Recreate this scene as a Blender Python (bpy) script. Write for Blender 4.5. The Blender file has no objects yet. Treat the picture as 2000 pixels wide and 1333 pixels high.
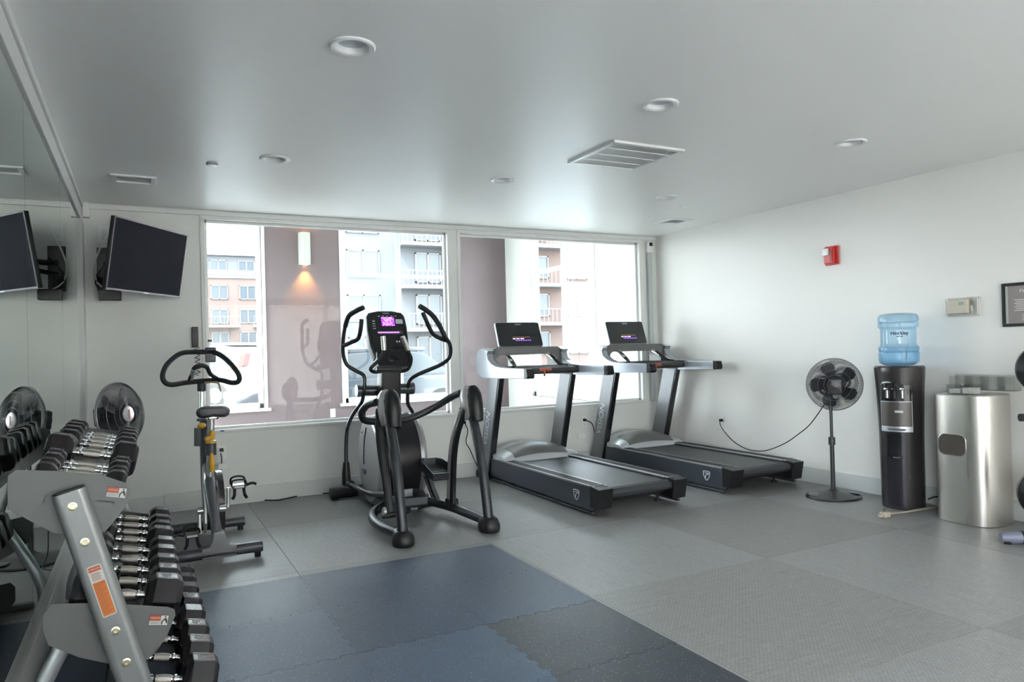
import bpy, bmesh, math, random
from mathutils import Vector, Matrix
random.seed(7)
PI = math.pi
C = bpy.context.scene.collection
sc = bpy.context.scene

# ------------------------------------------------------------ camera, sky, sun, exposure
def make_camera():
    yaw, pitch, roll = .4778, .0101, .0269
    F = Vector((math.sin(yaw) * math.cos(pitch), math.cos(yaw) * math.cos(pitch), math.sin(pitch)))
    R = Vector((math.cos(yaw), -math.sin(yaw), 0)); U = R.cross(F)
    c, s = math.cos(roll), math.sin(roll)
    R, U = R * c - U * s, U * c + R * s
    cam = bpy.data.cameras.new('camera'); o = bpy.data.objects.new('camera', cam); C.objects.link(o)
    cam.sensor_width = 36; cam.lens = 1398.18 / 2000 * 36; cam.clip_start = .05; cam.clip_end = 600
    m = Matrix((R, U, -F)).transposed().to_4x4(); m.translation = (0, 0, 1.266)
    o.matrix_world = m; sc.camera = o
make_camera()
sc.view_settings.view_transform = 'Standard'; sc.view_settings.look = 'None'
sc.view_settings.gamma = 1; sc.view_settings.use_curve_mapping = False
sc.view_settings.exposure = 0.92
sc.cycles.use_denoising = True
sc.cycles.max_bounces = 9; sc.cycles.diffuse_bounces = 5; sc.cycles.glossy_bounces = 4
sc.cycles.transmission_bounces = 6; sc.cycles.transparent_max_bounces = 16
sc.cycles.sample_clamp_indirect = 6
sc.cycles.caustics_refractive = False; sc.cycles.caustics_reflective = False
sc.cycles.use_adaptive_sampling = True; sc.cycles.adaptive_threshold = .02

w = bpy.data.worlds.new('sky'); sc.world = w; w.use_nodes = True
nt = w.node_tree; nt.nodes.clear()
out = nt.nodes.new('ShaderNodeOutputWorld'); bg = nt.nodes.new('ShaderNodeBackground')
tc = nt.nodes.new('ShaderNodeTexCoord'); sp = nt.nodes.new('ShaderNodeSeparateXYZ')
rp = nt.nodes.new('ShaderNodeValToRGB')
rp.color_ramp.elements[0].position = 0; rp.color_ramp.elements[0].color = (.93, .96, 1, 1)
rp.color_ramp.elements[1].position = 1; rp.color_ramp.elements[1].color = (.62, .78, 1, 1)
nt.links.new(tc.outputs['Generated'], sp.inputs[0]); nt.links.new(sp.outputs['Z'], rp.inputs[0])
nt.links.new(rp.outputs[0], bg.inputs[0]); bg.inputs[1].default_value = 10
nt.links.new(bg.outputs[0], out.inputs[0])

def sun():
    l = bpy.data.lights.new('sun', 'SUN'); l.energy = 5; l.angle = math.radians(1.5); l.color = (1, .93, .82)
    o = bpy.data.objects.new('sun', l); C.objects.link(o)
    o.rotation_euler = Vector((-.62, -.5, 1.0)).to_track_quat('Z', 'Y').to_euler(); o.location = (0, 0, 30)
sun()
def portal(c, sx, sy, d):
    l = bpy.data.lights.new('portal', 'AREA'); l.shape = 'RECTANGLE'; l.size = sx; l.size_y = sy
    l.cycles.is_portal = True
    o = bpy.data.objects.new('portal', l); C.objects.link(o); o.location = c
    o.rotation_euler = (-Vector(d)).to_track_quat('Z', 'Y').to_euler()
portal((.63, 10.6, 1.85), 1.85, 2.7, (0, -1, 0)); portal((3.5, 10.6, 1.85), 1.85, 2.7, (0, -1, 0))
portal((5.5, 8.74, 1.85), 1.9, 2.7, (-1, 0, 0))
portal((-.9, 8.6, 1.6), 3.3, 3.0, (1, 0, 0)); portal((-.65, -1.7, 1.2), 2.9, 2.2, (1, 0, 0)); portal((2.45, -3.5, 1.2), 5.3, 2.4, (0, 1, 0))

# ------------------------------------------------------------ mesh helpers
def box(bm, c, s, bev=0, rot=None, seg=2):
    r = bmesh.ops.create_cube(bm, size=1)
    m = Matrix.Translation(c) @ (Matrix.Rotation(rot[2], 4, 'Z') @ Matrix.Rotation(rot[1], 4, 'Y') @ Matrix.Rotation(rot[0], 4, 'X') if rot else Matrix()) @ Matrix.Diagonal((s[0], s[1], s[2], 1))
    bmesh.ops.transform(bm, matrix=m, verts=r['verts'])
    if bev:
        es = list({e for v in r['verts'] for e in v.link_edges})
        bmesh.ops.bevel(bm, geom=es, offset=min(bev, .49 * min(s)), segments=seg, profile=.5, affect='EDGES', clamp_overlap=True)
    return bm
def bx(x0, x1, y0, y1, z0, z1, bev=0, bm=None):
    bm = bm or bmesh.new()
    return box(bm, ((x0 + x1) / 2, (y0 + y1) / 2, (z0 + z1) / 2), (abs(x1 - x0), abs(y1 - y0), abs(z1 - z0)), bev)
def cyl(bm, a, b, r, r2=None, n=20):
    a, b = Vector(a), Vector(b); d = b - a
    m = Matrix.Translation((a + b) / 2) @ d.to_track_quat('Z', 'Y').to_matrix().to_4x4()
    bmesh.ops.create_cone(bm, cap_ends=True, segments=n, radius1=r, radius2=r if r2 is None else r2, depth=d.length, matrix=m)
    return bm
def ball(bm, c, r, n=14, s=(1, 1, 1)):
    bmesh.ops.create_uvsphere(bm, u_segments=n, v_segments=max(6, n // 2), radius=r, matrix=Matrix.Translation(c) @ Matrix.Diagonal((s[0], s[1], s[2], 1)))
    return bm
def spline(pts, k=6, closed=False):
    P = [Vector(p) for p in pts]; n = len(P); o = []
    for i in range(n if closed else n - 1):
        if closed: a, b, c, d = P[i - 1], P[i], P[(i + 1) % n], P[(i + 2) % n]
        else: a, b, c, d = P[max(i - 1, 0)], P[i], P[i + 1], P[min(i + 2, n - 1)]
        for j in range(k):
            t = j / k
            o.append(.5 * ((2 * b) + (c - a) * t + (2 * a - 5 * b + 4 * c - d) * t * t + (3 * b - a - 3 * c + d) * t ** 3))
    if not closed: o.append(P[-1])
    return o
def tube(bm, pts, r, n=12, closed=False, k=6, flat=1, up=None):
    P = spline(pts, k, closed) if k > 1 else [Vector(p) for p in pts]
    N = len(P); rr = r if isinstance(r, (list, tuple)) else None
    rings = []; nrm = None
    for i, p in enumerate(P):
        t = (P[(i + 1) % N] - P[i - 1]) if closed else (P[min(i + 1, N - 1)] - P[max(i - 1, 0)])
        if t.length < 1e-9: t = Vector((0, 0, 1))
        t.normalize()
        if nrm is None:
            nrm = Vector(up) if up else (Vector((0, 0, 1)) if abs(t.z) < .9 else Vector((1, 0, 0)))
        nrm = nrm - t * nrm.dot(t)
        if nrm.length < 1e-6: nrm = t.orthogonal()
        nrm.normalize(); b = t.cross(nrm)
        if rr:
            f = i / (N - 1) * (len(rr) - 1); q = min(int(f), len(rr) - 2); R = rr[q] + (rr[q + 1] - rr[q]) * (f - q)
        else: R = r
        rings.append([bm.verts.new(p + nrm * (math.cos(2 * PI * j / n) * R) + b * (math.sin(2 * PI * j / n) * R * flat)) for j in range(n)])
    for i in range(N if closed else N - 1):
        A, B = rings[i], rings[(i + 1) % N]
        for j in range(n): bm.faces.new((A[j], A[(j + 1) % n], B[(j + 1) % n], B[j]))
    if not closed:
        bm.faces.new(rings[0][::-1]); bm.faces.new(rings[-1])
    return bm
def lathe(bm, prof, c=(0, 0, 0), n=32, sx=1, sy=1, m=None, sup=2):
    rings = []; c = Vector(c)
    for r, z in prof:
        ring = []
        for j in range(n):
            a = 2 * PI * j / n; ca, sa = math.cos(a), math.sin(a)
            if sup != 2:
                q = (abs(ca) ** sup + abs(sa) ** sup) ** (-1 / sup); ca, sa = ca * q, sa * q
            v = Vector((r * ca * sx, r * sa * sy, z))
            ring.append(bm.verts.new((m @ v if m else v) + c))
        rings.append(ring)
    for A, B in zip(rings, rings[1:]):
        for j in range(n): bm.faces.new((A[j], A[(j + 1) % n], B[(j + 1) % n], B[j]))
    if prof[0][0] > 1e-6: bm.faces.new(rings[0][::-1])
    if prof[-1][0] > 1e-6: bm.faces.new(rings[-1])
    return bm
def prism(bm, poly, ax, a, b, bev=0):
    def P(u, v, t): return {'X': (t, u, v), 'Y': (u, t, v), 'Z': (u, v, t)}[ax]
    A = [bm.verts.new(P(u, v, a)) for u, v in poly]; B = [bm.verts.new(P(u, v, b)) for u, v in poly]; n = len(poly)
    f = [bm.faces.new(A), bm.faces.new(B[::-1])]
    for i in range(n): f.append(bm.faces.new((A[i], B[i], B[(i + 1) % n], A[(i + 1) % n])))
    bmesh.ops.recalc_face_normals(bm, faces=f)
    if bev:
        es = [e for e in {e for x in f[:2] for e in x.edges}]
        bmesh.ops.bevel(bm, geom=es, offset=bev, segments=2, profile=.5, affect='EDGES', clamp_overlap=True)
    return bm
def rr(w, h, r, n=5, cx=0, cy=0):
    o = []
    for sx, sy, a0 in ((1, 1, 0), (-1, 1, 90), (-1, -1, 180), (1, -1, 270)):
        for i in range(n + 1):
            a = math.radians(a0 + 90 * i / n)
            o.append((cx + sx * (w / 2 - r) + r * math.cos(a), cy + sy * (h / 2 - r) + r * math.sin(a)))
    return o
def xf(bm, m):
    bmesh.ops.transform(bm, matrix=m, verts=bm.verts); return bm
def nb(): return bmesh.new()

ORG = {}
def fin(name, bm, mat, parent=None, local=False, ang=38):
    bmesh.ops.recalc_face_normals(bm, faces=bm.faces)
    me = bpy.data.meshes.new(name)
    if parent is not None and not local:
        bmesh.ops.translate(bm, verts=bm.verts, vec=-ORG.get(parent.name, Vector()))
    bm.to_mesh(me); bm.free()
    me.polygons.foreach_set('use_smooth', [True] * len(me.polygons)); me.set_sharp_from_angle(angle=math.radians(ang))
    me.materials.append(mat)
    o = bpy.data.objects.new(name, me); C.objects.link(o)
    if len(me.polygons) < 3000: o.modifiers.new('normals', 'WEIGHTED_NORMAL').keep_sharp = True
    if parent is not None:
        o.parent = parent; ORG[o.name] = ORG.get(parent.name, Vector())
    return o
def thing(name, label, cat, loc=(0, 0, 0), rz=0, group=None):
    o = bpy.data.objects.new(name, None); C.objects.link(o); o.empty_display_size = .1
    o.location = loc; o.rotation_euler = (0, 0, rz); o['label'] = label; o['category'] = cat
    if group: o['group'] = group
    ORG[o.name] = Vector(loc)
    return o
def solo(name, bm, mat, label, cat, group=None):
    o = fin(name, bm, mat); o['label'] = label; o['category'] = cat
    if group: o['group'] = group
    return o
def struct(name, bm, mat, parent=None):
    o = fin(name, bm, mat, parent)
    if parent is None: o['kind'] = 'structure'
    return o
def text(body, size, mat, parent, m, name='lettering', ex=.0008, local=False, align='CENTER'):
    cu = bpy.data.curves.new('t', 'FONT'); cu.body = body; cu.size = size; cu.extrude = ex
    cu.align_x = align; cu.align_y = 'CENTER'; cu.resolution_u = 2
    t = bpy.data.objects.new('t', cu); me = bpy.data.meshes.new_from_object(t); bpy.data.objects.remove(t)
    bm = nb(); bm.from_mesh(me); bpy.data.meshes.remove(me); xf(bm, m)
    return fin(name, bm, mat, parent, local)
def frame_m(o, x, y):
    x = Vector(x).normalized(); y = Vector(y); y = (y - x * x.dot(y)).normalized(); z = x.cross(y)
    m = Matrix((x, y, z)).transposed().to_4x4(); m.translation = o; return m
def dup(root, loc=None, rz=None):
    def cp(o, par):
        c = o.copy(); C.objects.link(c); c.parent = par
        for k in list(o.children): cp(k, c)
        return c
    c = cp(root, None)
    if loc is not None: c.location = loc
    if rz is not None: c.rotation_euler = (0, 0, rz)
    return c

# ------------------------------------------------------------ materials
def mat(name, col, rough=.5, metal=0, var=.05, vs=6, bump=0, bs=60, spec=.5, coat=0, emit=0, alpha=1):
    m = bpy.data.materials.new(name); m.use_nodes = True; t = m.node_tree; N, L = t.nodes, t.links
    b = N['Principled BSDF']; b.inputs['Roughness'].default_value = rough; b.inputs['Metallic'].default_value = metal
    b.inputs['Specular IOR Level'].default_value = spec; b.inputs['Coat Weight'].default_value = coat
    tc = N.new('ShaderNodeTexCoord'); no = N.new('ShaderNodeTexNoise'); no.inputs['Scale'].default_value = vs; no.inputs['Detail'].default_value = 3
    L.new(tc.outputs['Object'], no.inputs['Vector'])
    mx = N.new('ShaderNodeMix'); mx.data_type = 'RGBA'
    mx.inputs[6].default_value = tuple(max(0, c * (1 - var)) for c in col) + (1,); mx.inputs[7].default_value = tuple(min(1, c * (1 + var)) for c in col) + (1,)
    L.new(no.outputs['Fac'], mx.inputs[0]); L.new(mx.outputs[2], b.inputs['Base Color'])
    if bump:
        n2 = N.new('ShaderNodeTexNoise'); n2.inputs['Scale'].default_value = bs; n2.inputs['Detail'].default_value = 2
        bp = N.new('ShaderNodeBump'); bp.inputs['Strength'].default_value = bump; bp.inputs['Distance'].default_value = .003
        L.new(tc.outputs['Object'], n2.inputs['Vector']); L.new(n2.outputs['Fac'], bp.inputs['Height']); L.new(bp.outputs[0], b.inputs['Normal'])
    if emit:
        b.inputs['Emission Color'].default_value = tuple(col) + (1,); b.inputs['Emission Strength'].default_value = emit
    return m
def schlick(N, L, f0=.04):
    lw = N.new('ShaderNodeLayerWeight'); lw.inputs[0].default_value = .5
    p = N.new('ShaderNodeMath'); p.operation = 'POWER'; p.inputs[1].default_value = 5; L.new(lw.outputs['Facing'], p.inputs[0])
    m = N.new('ShaderNodeMath'); m.operation = 'MULTIPLY_ADD'; m.inputs[1].default_value = .9; m.inputs[2].default_value = f0; L.new(p.outputs[0], m.inputs[0])
    return m.outputs[0]
def glass(name, col, f0=.04, rough=0):
    m = bpy.data.materials.new(name); m.use_nodes = True; t = m.node_tree; N, L = t.nodes, t.links; N.clear()
    o = N.new('ShaderNodeOutputMaterial'); tr = N.new('ShaderNodeBsdfTransparent'); gl = N.new('ShaderNodeBsdfGlossy'); mx = N.new('ShaderNodeMixShader')
    tr.inputs[0].default_value = tuple(col) + (1,); gl.inputs['Roughness'].default_value = rough
    L.new(schlick(N, L, f0), mx.inputs[0]); L.new(tr.outputs[0], mx.inputs[1]); L.new(gl.outputs[0], mx.inputs[2]); L.new(mx.outputs[0], o.inputs[0])
    return m
def carpet(name, c0, c1, mode):
    m = bpy.data.materials.new(name); m.use_nodes = True; t = m.node_tree; N, L = t.nodes, t.links
    b = N['Principled BSDF']; b.inputs['Roughness'].default_value = .40; b.inputs['Specular IOR Level'].default_value = .55
    tc = N.new('ShaderNodeTexCoord')
    def noise(sx, sy, det=2):
        mp = N.new('ShaderNodeMapping'); mp.inputs['Scale'].default_value = (sx, sy, 1); n = N.new('ShaderNodeTexNoise')
        n.inputs['Scale'].default_value = 1; n.inputs['Detail'].default_value = det
        L.new(tc.outputs['Object'], mp.inputs[0]); L.new(mp.outputs[0], n.inputs['Vector']); return n.outputs['Fac']
    st = noise(160, 5)
    fine = noise(300, 60)
    br = N.new('ShaderNodeTexBrick'); br.inputs['Scale'].default_value = 1; br.offset = .5
    br.inputs['Brick Width'].default_value = .022 if mode else .016; br.inputs['Row Height'].default_value = .011 if mode else .008
    br.inputs['Mortar Size'].default_value = .0022; br.inputs['Mortar Smooth'].default_value = .6
    br.inputs['Color1'].default_value = (1, 1, 1, 1); br.inputs['Color2'].default_value = (.72, .72, .72, 1); br.inputs['Mortar'].default_value = (.18, .18, .18, 1)
    L.new(tc.outputs['Object'], br.inputs['Vector'])
    def math_(op, a, b_):
        q = N.new('ShaderNodeMath'); q.operation = op
        for i, v in enumerate((a, b_)):
            if isinstance(v, (int, float)): q.inputs[i].default_value = v
            else: L.new(v, q.inputs[i])
        return q.outputs[0]
    f = math_('MULTIPLY', br.outputs['Color'], .62); f = math_('ADD', f, math_('MULTIPLY', st, .55)); f = math_('ADD', f, math_('MULTIPLY', fine, .3))
    f = math_('SUBTRACT', f, .27)
    mx = N.new('ShaderNodeMix'); mx.data_type = 'RGBA'; mx.inputs[6].default_value = c0 + (1,); mx.inputs[7].default_value = c1 + (1,)
    L.new(f, mx.inputs[0]); L.new(mx.outputs[2], b.inputs['Base Color'])
    bp = N.new('ShaderNodeBump'); bp.inputs['Strength'].default_value = .5; bp.inputs['Distance'].default_value = .002
    L.new(f, bp.inputs['Height']); L.new(bp.outputs[0], b.inputs['Normal'])
    return m
def rubber(name, c, rough):
    m = mat(name, c, rough, 0, .12, 9, .25, 320, .5); t = m.node_tree; N, L = t.nodes, t.links; b = N['Principled BSDF']
    old = b.inputs['Base Color'].links[0].from_socket
    tc = N.new('ShaderNodeTexCoord'); vo = N.new('ShaderNodeTexVoronoi'); vo.inputs['Scale'].default_value = 70
    L.new(tc.outputs['Object'], vo.inputs['Vector'])
    cr = N.new('ShaderNodeValToRGB'); cr.color_ramp.elements[0].position = .1; cr.color_ramp.elements[0].color = (1, 1, 1, 1)
    cr.color_ramp.elements[1].position = .16; cr.color_ramp.elements[1].color = (0, 0, 0, 1)
    L.new(vo.outputs['Distance'], cr.inputs[0])
    mx = N.new('ShaderNodeMix'); mx.data_type = 'RGBA'; mx.inputs[7].default_value = (.30, .33, .38, 1)
    L.new(cr.outputs[0], mx.inputs[0]); L.new(old, mx.inputs[6]); L.new(mx.outputs[2], b.inputs['Base Color'])
    return m
def brushed(name, c, rough=.3):
    m = mat(name, c, rough, 1, .03, 5); t = m.node_tree; N, L = t.nodes, t.links; b = N['Principled BSDF']
    tc = N.new('ShaderNodeTexCoord'); mp = N.new('ShaderNodeMapping'); mp.inputs['Scale'].default_value = (260, 260, 2)
    n = N.new('ShaderNodeTexNoise'); n.inputs['Scale'].default_value = 1
    r = N.new('ShaderNodeMapRange'); r.inputs[3].default_value = rough - .08; r.inputs[4].default_value = rough + .12
    L.new(tc.outputs['Object'], mp.inputs[0]); L.new(mp.outputs[0], n.inputs['Vector']); L.new(n.outputs['Fac'], r.inputs[0]); L.new(r.outputs[0], b.inputs['Roughness'])
    return m

pane_out = glass('outer_window_glass', (.95, .97, .96), .006)
wall_paint = mat('wall_paint', (.74, .75, .73), .40, 0, .015, 1.2, .06, 90)
wall_lit_warm = mat('wall_paint_lit_warm', (.80, .785, .755), .40, 0, .015, 1.2, .06, 90)  # wall paint with warm bounced light mixed into the base colour
ceil_paint = mat('ceiling_paint', (.87, .875, .87), .36, 0, .015, 1, .05, 30)
white_trim = mat('trim_paint', (.74, .75, .74), .35, 0, .02)
base_paint = mat('baseboard_paint', (.62, .635, .63), .38, 0, .02)
purple = mat('plum_wall_paint', (.125, .094, .100), .6, 0, .1, 2.5, .25, 40)
corr_white = mat('corridor_paint', (.62, .63, .60), .5, 0, .02)
corr_floor = mat('corridor_floor', (.55, .52, .48), .4, 0, .1)
frame_white = mat('window_frame_paint', (.8, .81, .8), .35)
frame_grey = mat('mullion_paint', (.42, .45, .47), .4)
pane = glass('window_glass', (.97, .985, .975), .017)
mirror_m = mat('mirror_silver', (.82, .92, .88), .015, 1, .005)
black_plastic = mat('black_plastic', (.013, .013, .015), .36, 0, .2, 20, .1, 200, spec=.3)
dark_plastic = mat('charcoal_plastic', (.032, .033, .037), .42, 0, .1, 20, .1, 200, spec=.35)
black_gloss = mat('glossy_black', (.012, .012, .014), .1, 0, .1)
grip = mat('black_grip_rubber', (.012, .013, .016), .5, 0, .2, 30, .3, 220, spec=.35)
gunmetal = mat('gunmetal_paint', (.075, .08, .092), .33, .5, .06, 8, .05, 300)
silver_paint = mat('silver_paint', (.42, .44, .47), .35, .6, .04, 8)
rack_grey = mat('rack_grey_paint', (.12, .125, .125), .42, .15, .03, 8, .06, 400)
upright_grey = mat('rack_upright_paint', (.24, .25, .255), .36, .35, .03, 8, .05, 400)
chrome = mat('chrome', (.78, .78, .78), .12, 1, .02)
knurl = mat('knurled_steel', (.50, .47, .43), .34, 1, .12, 40, .6, 500)
steel = brushed('brushed_steel', (.62, .60, .57), .27)

# ------------------------------------------------------------ the setting
XL, XR, YB, H = -.41, 5.275, 6.534, 2.5
YR = -3.2
floor = struct('floor', bx(XL - .2, XR + .15, YR, YB + .05, -.1, -.012), mat('underlay', (.12, .12, .12), .9))
cA = carpet('carpet_woven_light', (.12, .123, .128), (.43, .435, .43), 1)
cB = carpet('carpet_woven_dark', (.11, .11, .112), (.385, .385, .375), 0)
cC = carpet('carpet_woven_mid', (.10, .10, .102), (.39, .39, .38), 1)
T = 1.22
for i in range(-3, 3):
    for j in range(-5, 3):
        x0, x1 = max(3.22 + i * T, XL), min(3.22 + (i + 1) * T, XR); y0, y1 = max(1.84 + j * T, YR), min(1.84 + (j + 1) * T, YB)
        if i == -3: x0 = XL
        if j == -5: y0 = YR
        if x1 - x0 < .05 or y1 - y0 < .05: continue
        if j == 2: y1 = min(y1, 5.5)
        cx, cy = (x0 + x1) / 2, (y0 + y1) / 2; lx, ly = x1 - x0 - .0015, y1 - y0 - .0015
        light = (i + j) % 2 == 0
        bm = nb(); box(bm, (0, 0, -.006), ((lx, ly, .012) if light else (ly, lx, .012)), .0012, seg=1)
        o = fin('carpet_tile', bm, cA if light else (cB if i != -1 else cC), floor, True)
        o.location = (cx, cy, 0); o.rotation_euler = (0, 0, 0 if light else PI / 2)
for i in range(-3, 2):
    x0, x1 = 3.22 + i * T if i > -3 else XL, min(3.22 + (i + 1) * T, XR)
    light = (i + 3) % 2 == 0
    lx, ly = x1 - x0 - .0015, YB - 5.5 - .0015
    bm = nb(); box(bm, (0, 0, -.006), ((lx, ly, .012) if light else (ly, lx, .012)), .0012, seg=1)
    o = fin('carpet_tile', bm, cA if light else cB, floor, True); o.location = ((x0 + x1) / 2, (5.5 + YB) / 2, 0); o.rotation_euler = (0, 0, 0 if light else PI / 2)

struct('ground_rear', bx(-60, 60, -60, YR - .15, -.4, -.13), mat('paving', (.38, .37, .35), .9, 0, .1, .5))
ceiling_ob = struct('ceiling', bx(XL - .2, XR + .15, YR, YB + .12, H, H + .12), ceil_paint)
struct('wall_right', bx(XR, XR + .15, YR, YB + .12, -.1, H + .1), wall_lit_warm)
bm = bx(XL - .2, XL, -.3, YB + .12, -.1, H + .1)
for a in ((YR, -.3, -.1, .1), (YR, -.3, 2.34, H + .1), (YR, -3.1, .1, 2.34)): bx(XL - .2, XL, a[0], a[1], a[2], a[3], 0, bm)
wl = struct('wall_left', bm, wall_paint)
wn = struct('added_window_7', bx(XL - .14, XL - .06, -3.1, -.3, .1, .16), frame_grey)  # unseen window, added to bring more daylight in from the left
for y in (-3.07, -1.7, -.33): struct('mullion', bx(XL - .14, XL - .06, y - .03, y + .03, .16, 2.34), frame_grey, wn)
struct('pane', bx(XL - .105, XL - .099, -2.3, 1.2, .16, 2.34), pane, wn)
bm = nb()
GY = YB + .12
for a in ((XL - .2, XR + .15, 0, .62), (XL - .2, XR + .15, 2.425, H + .12), (XL - .2, .49, .62, 2.425), (2.69, 2.83, .62, 2.425), (5.03, XR + .15, .62, 2.425)):
    bx(a[0], a[1], YB, GY, a[2], a[3], 0, bm)
struct('wall_back', bm, wall_paint)
bm = nb()
for a in ((XL - .2, XR + .15, -.1, .1), (XL - .2, XR + .15, 2.35, H + .12), (XL - .2, -.1, .1, 2.35), (5.05, XR + .15, .1, 2.35)): bx(a[0], a[1], YR - .15, YR, a[2], a[3], 0, bm)
struct('wall_rear', bm, wall_paint)
wr = struct('window_3', bx(-.1, 5.05, YR - .13, YR - .07, .1, .16), frame_grey)
for x in (-.07, 1.2, 2.48, 3.75, 5.02): struct('mullion', bx(x - .03, x + .03, YR - .13, YR - .07, .16, 2.35), frame_grey, wr)
struct('pane', bx(-.1, 5.05, YR - .1, YR - .094, .16, 2.35), pane, wr)
shm = bpy.data.materials.new('added_fill_shade'); shm.use_nodes = True; N, L = shm.node_tree.nodes, shm.node_tree.links; N.clear()
o_ = N.new('ShaderNodeOutputMaterial'); d1 = N.new('ShaderNodeBsdfDiffuse'); d2 = N.new('ShaderNodeBsdfTranslucent'); m1 = N.new('ShaderNodeAddShader')
d1.inputs[0].default_value = (.12, .11, .10, 1); d2.inputs[0].default_value = (.86, .82, .77, 1); L.new(d1.outputs[0], m1.inputs[0]); L.new(d2.outputs[0], m1.inputs[1]); L.new(m1.outputs[0], o_.inputs[0])
struct('added_fill_shade', bx(-.08, 5.03, YR - .05, YR - .048, .12, 2.34), shm, wr)  # unseen translucent sheet added at the rear window for soft frontal fill
struct('baseboard_back', bx(XL, XR, YB - .014, YB, 0, .137, .004), base_paint)
struct('baseboard_right', bx(XR - .014, XR, YR, YB - .014, 0, .137, .004), base_paint)
struct('baseboard_left', bx(XL, XL + .03, YR, YB - .014, 0, .2, .006), white_trim)
# mirror panels on the left wall
for a, b in ((4.889, 6.33), (3.438, 4.885), (1.987, 3.434), (1.25, 1.983)):
    fin('mirror_panel', bx(XL, XL + .006, a, b, .2, 2.345), mirror_m, wl)
# valance over the mirror
bm = bx(XL, XL + .018, YR, YB, 2.35, 2.455, .003); bx(XL, XL + .03, YR, YB, 2.462, H, .006, bm)
struct('trim_1', bm, white_trim)
bm = bx(XL + .05, XR, YB - .022, YB, 2.455, H, .006); struct('trim_2', bm, white_trim)
bm = bx(XL, XL + .028, 6.335, YB, .2, 2.345, .004); bx(XL + .02, XL + .07, YB - .06, YB, 2.38, 2.5, .006, bm); struct('trim_3', bm, white_trim)
bm = nb()
struct('trim_4', bx(5.13, 5.19, YB - .045, YB, .62, 2.33, .015), mat('conduit_paint', (.48, .52, .51), .4))
# the two interior windows onto the corridor
def inwin(name, x0, x1, z0, z1):
    bm = nb(); d = .035
    for y0, y1, t in ((YB - .012, YB + .004, .03), (YB + .04, YB + .075, .022)):
        bx(x0 - (d if y0 < YB else 0), x1 + (d if y0 < YB else 0), y0, y1, z1 - (0 if y0 < YB else t), z1 + (d if y0 < YB else 0), .003, bm)
        bx(x0 - (d if y0 < YB else 0), x1 + (d if y0 < YB else 0), y0, y1, z0 - (d if y0 < YB else 0), z0 + (0 if y0 < YB else t), .003, bm)
        bx(x0 - (d if y0 < YB else 0), x0 + (0 if y0 < YB else t), y0, y1, z0, z1, .003, bm)
        bx(x1 - (0 if y0 < YB else t), x1 + (d if y0 < YB else 0), y0, y1, z0, z1, .003, bm)
    f = struct(name, bm, white_trim)
    struct('window_sill', bx(x0 - .04, x1 + .04, YB - .03, YB + .12, z0 - .022, z0, .005), white_trim, f)
    struct('pane', bx(x0 + .02, x1 - .02, YB + .054, YB + .060, z0 + .02, z1 - .02), pane, f)
inwin('window_1', .49, 2.69, .645, 2.425); inwin('window_2', 2.83, 5.03, .64, 2.425)

# corridor beyond the glass
YP, XP, HC = 10.4, 5.3, 3.35
struct('floor_corridor', bx(-.8, 5.6, GY, YP + .2, -.1, .0), corr_floor)
struct('ceiling_corridor', bx(-.8, 5.6, GY, YP + .2, HC, HC + .15), corr_white)
bm = bx(-.8, -.6, GY, 6.95, 0, HC); bx(-.8, -.6, 10.2, YP + .2, 0, HC, 0, bm); bx(-.8, -.6, 6.95, 10.2, 3.1, HC, 0, bm); bx(-.8, -.6, 6.95, 10.2, 0, .08, 0, bm)
struct('wall_corridor_left', bm, corr_white)
wn = struct('window_8', bx(-.74, -.66, 6.95, 10.2, .08, .14), frame_grey)
for y in (7.0, 8.6, 10.17): struct('mullion', bx(-.74, -.66, y - .03, y + .03, .14, 3.1), frame_grey, wn)
struct('pane', bx(-.703, -.697, 6.95, 10.2, .14, 3.1), pane, wn)
struct('wall_corridor_front', bx(-.8, 5.6, GY - .1, GY, H + .12, HC + .1), corr_white)
bm = nb(); Z0, Z1 = .53, 3.12
for a in ((-.8, XP, 0, Z0), (-.8, XP, Z1, HC), (-.8, -.25, Z0, Z1), (1.5, 2.63, Z0, Z1), (4.38, XP, Z0, Z1)):
    bx(a[0], a[1], YP, YP + .18, a[2], a[3], 0, bm)
struct('wall_corridor_back', bm, purple)
bm = nb()
for a in ((GY, YP + .18, 0, Z0), (GY, YP + .18, Z1, HC), (GY, 7.86, Z0, Z1), (9.62, YP + .18, Z0, Z1)):
    bx(XP, XP + .18, a[0], a[1], a[2], a[3], 0, bm)
struct('wall_corridor_right', bm, corr_white)
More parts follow.
